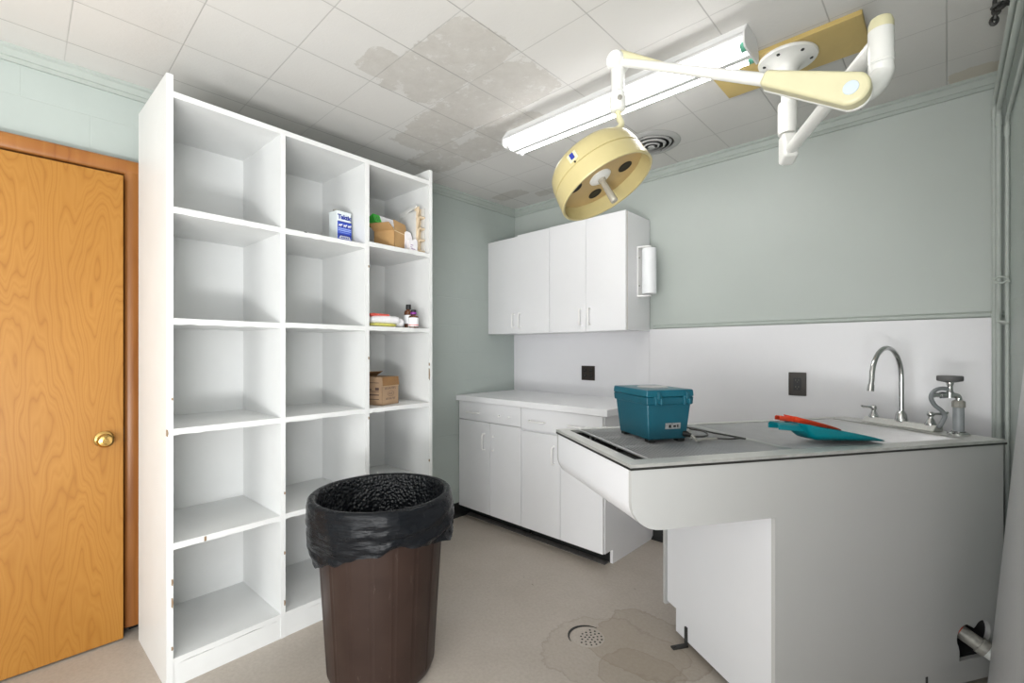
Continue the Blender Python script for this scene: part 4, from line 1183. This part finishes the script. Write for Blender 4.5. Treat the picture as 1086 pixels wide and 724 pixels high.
wb_ = thing('paper_packet', 'small white printed packet standing before the drawer stack', 'packet', SHP(-.030, 1.102, z), SH_A + R(6))
pk = MB().use(M['paper']).prism([(-.028, 0), (.030, 0), (.029, .066), (.012, .072), (-.006, .060), (-.028, .064)], lambda a, b, d_: (d_, a, b), -.02, .004)
pk.use(M['purple'])
for (a, b, c) in ((-.022, -.008, .020), (-.016, .012, .012), (-.02, -.002, .032)): pk.box(.004, .0043, a, b, c, c + .003)
pk.build('packet_body', None, wb_, bevel=.001)
ws_ = thing('paper_sleeve', 'tall white paper sleeve between the open box and drawer stack', 'sleeve', SHP(-.075, 1.10, z), SH_A + R(4))
MB().prism([(-.024, 0), (.026, 0), (.027, .085), (.016, .112), (-.010, .118), (-.024, .108)], lambda a, b, d_: (d_, a, b), -.012, .008).build('sleeve_body', M['paper'], ws_, bevel=.003)

# wrapped pack
z = rows[1][2] + .0005
wk = thing('wrapped_pack', 'white plastic wrapped pack with red top and yellow underside', 'pack', SHP(-.085, .93, z), SH_A)
def pillow(mb, x, y, ax, ay, z0, z1, seed, tw=0):
    NU_, NV_ = 28, 9
    def fn(i, j):
        a = 2 * math.pi * i / NU_; t = j / (NV_ - 1); ph = math.pi * (t - .5)
        c, s_ = math.cos(a), math.sin(a)
        sx_ = math.copysign(abs(c) ** .45, c); sy_ = math.copysign(abs(s_) ** .45, s_)
        k = max(.05, math.cos(ph)) ** .35
        n_ = mnoise.noise(Vector((c * 2 + seed, s_ * 2, t * 3))) * .12
        return (x + ax * sx_ * k * (1 + n_), y + ay * sy_ * k * (1 + n_), z0 + (z1 - z0) * (.5 + .5 * math.sin(ph)) * (1 + (n_ * .8 if t > .6 else 0)))
    V_ = mb.grid(fn, NU_, NV_, closed_u=True)
    mb._f([V_[i][0] for i in range(NU_)]); mb._f([V_[i][-1] for i in range(NU_)])
    return mb
pillow(MB(), 0, .008, .06, .094, .014, .060, 1.0).build('wrap', M['film'], wk, sharp=60)
pillow(MB(), 0.006, -.010, .060, .083, 0.0, .020, 3.0).build('yellow_underside', M['yellow_film'], wk, sharp=60)
pillow(MB(), -.002, -.026, .052, .062, .052, .071, 5.0).build('red_top', M['red_film'], wk, sharp=60)
pillow(MB(), .01, .098, .035, .028, .004, .050, 7.0).build('loose_end', M['film'], wk, sharp=60)

b1 = thing('medicine_bottle', 'taller amber bottle with black cap and white label', 'bottle', SHP(-.085, 1.112, z), SH_A, group='amber medicine bottles')
MB().lathe([(0, 0), (.022, 0), (.0235, .002), (.0235, .088), (.021, .098), (.011, .106), (.0105, .114), (0, .114)], (0, 0, 0), (0, 0, 1), 28).build('glass_body', M['amber'], b1)
MB().lathe([(.014, .108), (.0145, .110), (.0140, .132), (.012, .134), (0, .134)], (0, 0, 0), (0, 0, 1), 24).build('cap', M['black'], b1)
MB().lathe([(.0236, .026), (.0238, .0265), (.0238, .074), (.0236, .0745)], (0, 0, 0), (0, 0, 1), 28).build('label_wrap', M['label_white'], b1)
b2 = thing('medicine_bottle', 'shorter dark bottle with purple banded cap and red striped label', 'bottle', SHP(-.022, 1.100, z), SH_A, group='amber medicine bottles')
MB().lathe([(0, 0), (.026, 0), (.0275, .002), (.0275, .058), (.025, .066), (.012, .072), (.0115, .076), (0, .076)], (0, 0, 0), (0, 0, 1), 28).build('glass_body', M['amber'], b2)
MB().lathe([(.0165, .076), (.017, .077), (.017, .086), (.0165, .087), (0, .087)], (0, 0, 0), (0, 0, 1), 24).build('band', M['purple'], b2)
MB().lathe([(.0145, .087), (.0145, .098), (.012, .100), (0, .100)], (0, 0, 0), (0, 0, 1), 24).build('cap', M['black'], b2)
MB().use(M['label_white']).lathe([(.0276, .008), (.0278, .0085), (.0278, .056), (.0276, .0565)], (0, 0, 0), (0, 0, 1), 28).use(M['red_film']).lathe([(.0279, .014), (.028, .0142), (.028, .018), (.0279, .0182)], (0, 0, 0), (0, 0, 1), 28).build('label_wrap', None, b2)

# closed carton lower down
z = rows[2][2] + .0004
cb = thing('cardboard_box', 'closed printed cardboard box, lower of the two in the shelving', 'cardboard box', SHP(-.145, .965, z), SH_A + R(-8), group='cardboard boxes in the shelving')
cb.matrix_basis = rotM(SHP(-.150, .966, z), SH_A + R(18))
card_box(cb, .075, .070, .150, M['card_dull'], M['card_in'], [('+x', 187, .048), ('-x', 60, .05), ('+y', 184, .045)])
pr = MB().use(M['ink'])
X = .0752
def word(y0, y1, z0, hgt, n):
    w_ = (y1 - y0) / n
    for k in range(n):
        yy = y0 + k * w_
        pr.box(X, X + .0004, yy, yy + w_ * .25, z0, z0 + hgt)
        if k % 2: pr.box(X, X + .0004, yy, yy + w_ * .7, z0 + hgt * .75, z0 + hgt)
        else: pr.box(X, X + .0004, yy, yy + w_ * .7, z0, z0 + hgt * .22)
        if k % 3 == 0: pr.box(X, X + .0004, yy + w_ * .5, yy + w_ * .7, z0, z0 + hgt)
word(-.044, .050, .084, .010, 9); word(-.036, .044, .028, .010, 8)
pr.tube([(X + .0002, .003 + .026 * math.cos(2 * math.pi * k / 24), .060 + .014 * math.sin(2 * math.pi * k / 24)) for k in range(25)], .0009, 4)
word(-.012, .018, .056, .008, 4)
for (zz, hh_) in ((.052, .006), (.072, .003), (.030, .004), (.118, .003)):
    pr.box(-.072, .055, -.0706, -.0701, zz, zz + hh_)
pr.box(.030, .055, -.0707, -.0701, .080, .094).box(-.01, .006, -.0707, -.0701, .080, .086)
pr.build('print', None, cb)
MB().box(.0751, .0790, -.0695, .0695, .1005, .1025).build('flap_edge', M['tape_edge'], cb)

# ------------------------------------------------------------------ light
def area(name, loc, rot, sx, sy, power, col=(1, 1, 1)):
    l = bpy.data.lights.new(name, 'AREA'); l.shape = 'RECTANGLE'; l.size = sx; l.size_y = sy; l.energy = power; l.color = col
    o = bpy.data.objects.new(name, l); COL.objects.link(o); o.location = loc; o.rotation_euler = rot
    return o
area('rear_fill', ((WX0 + WX1) / 2, YR - .12, (WZ0 + WZ1) / 2), (R(90), 0, 0), WX1 - WX0, WZ1 - WZ0, 30, (.97, .985, 1.0))  # added fill lamp set in the rear opening
area('rear_up_fill', ((WX0 + WX1) / 2, YR - .02, WZ0 + .16), (R(122), 0, 0), WX1 - WX0, .3, 26, (1.0, .99, .975))  # added fill lamp aimed upward to brighten the ceiling
area('side_fill', (XR + .13, (W2Y0 + W2Y1) / 2, (W2Z0 + W2Z1) / 2), (R(92), 0, R(90)), W2Y1 - W2Y0, W2Z1 - W2Z0, 40, (.98, .99, 1.0))  # added fill lamp in the side opening, brightens the shelving
area('side_up_fill', (XR + .04, (W2Y0 + W2Y1) / 2, W2Z0 + .18), (R(138), 0, R(90)), W2Y1 - W2Y0, .3, 66, (1.0, .995, .985))  # added upward fill lamp at the side, lifts ceiling and shelf undersides
w = bpy.data.worlds.new('world'); SC.world = w; w.use_nodes = True
bg = w.node_tree.nodes['Background']; bg.inputs[0].default_value = (.95, .97, 1, 1); bg.inputs[1].default_value = 1.0

SC.view_settings.view_transform = 'Standard'; SC.view_settings.look = 'None'
SC.view_settings.exposure = -0.04; SC.view_settings.gamma = 1.0; SC.view_settings.use_curve_mapping = False
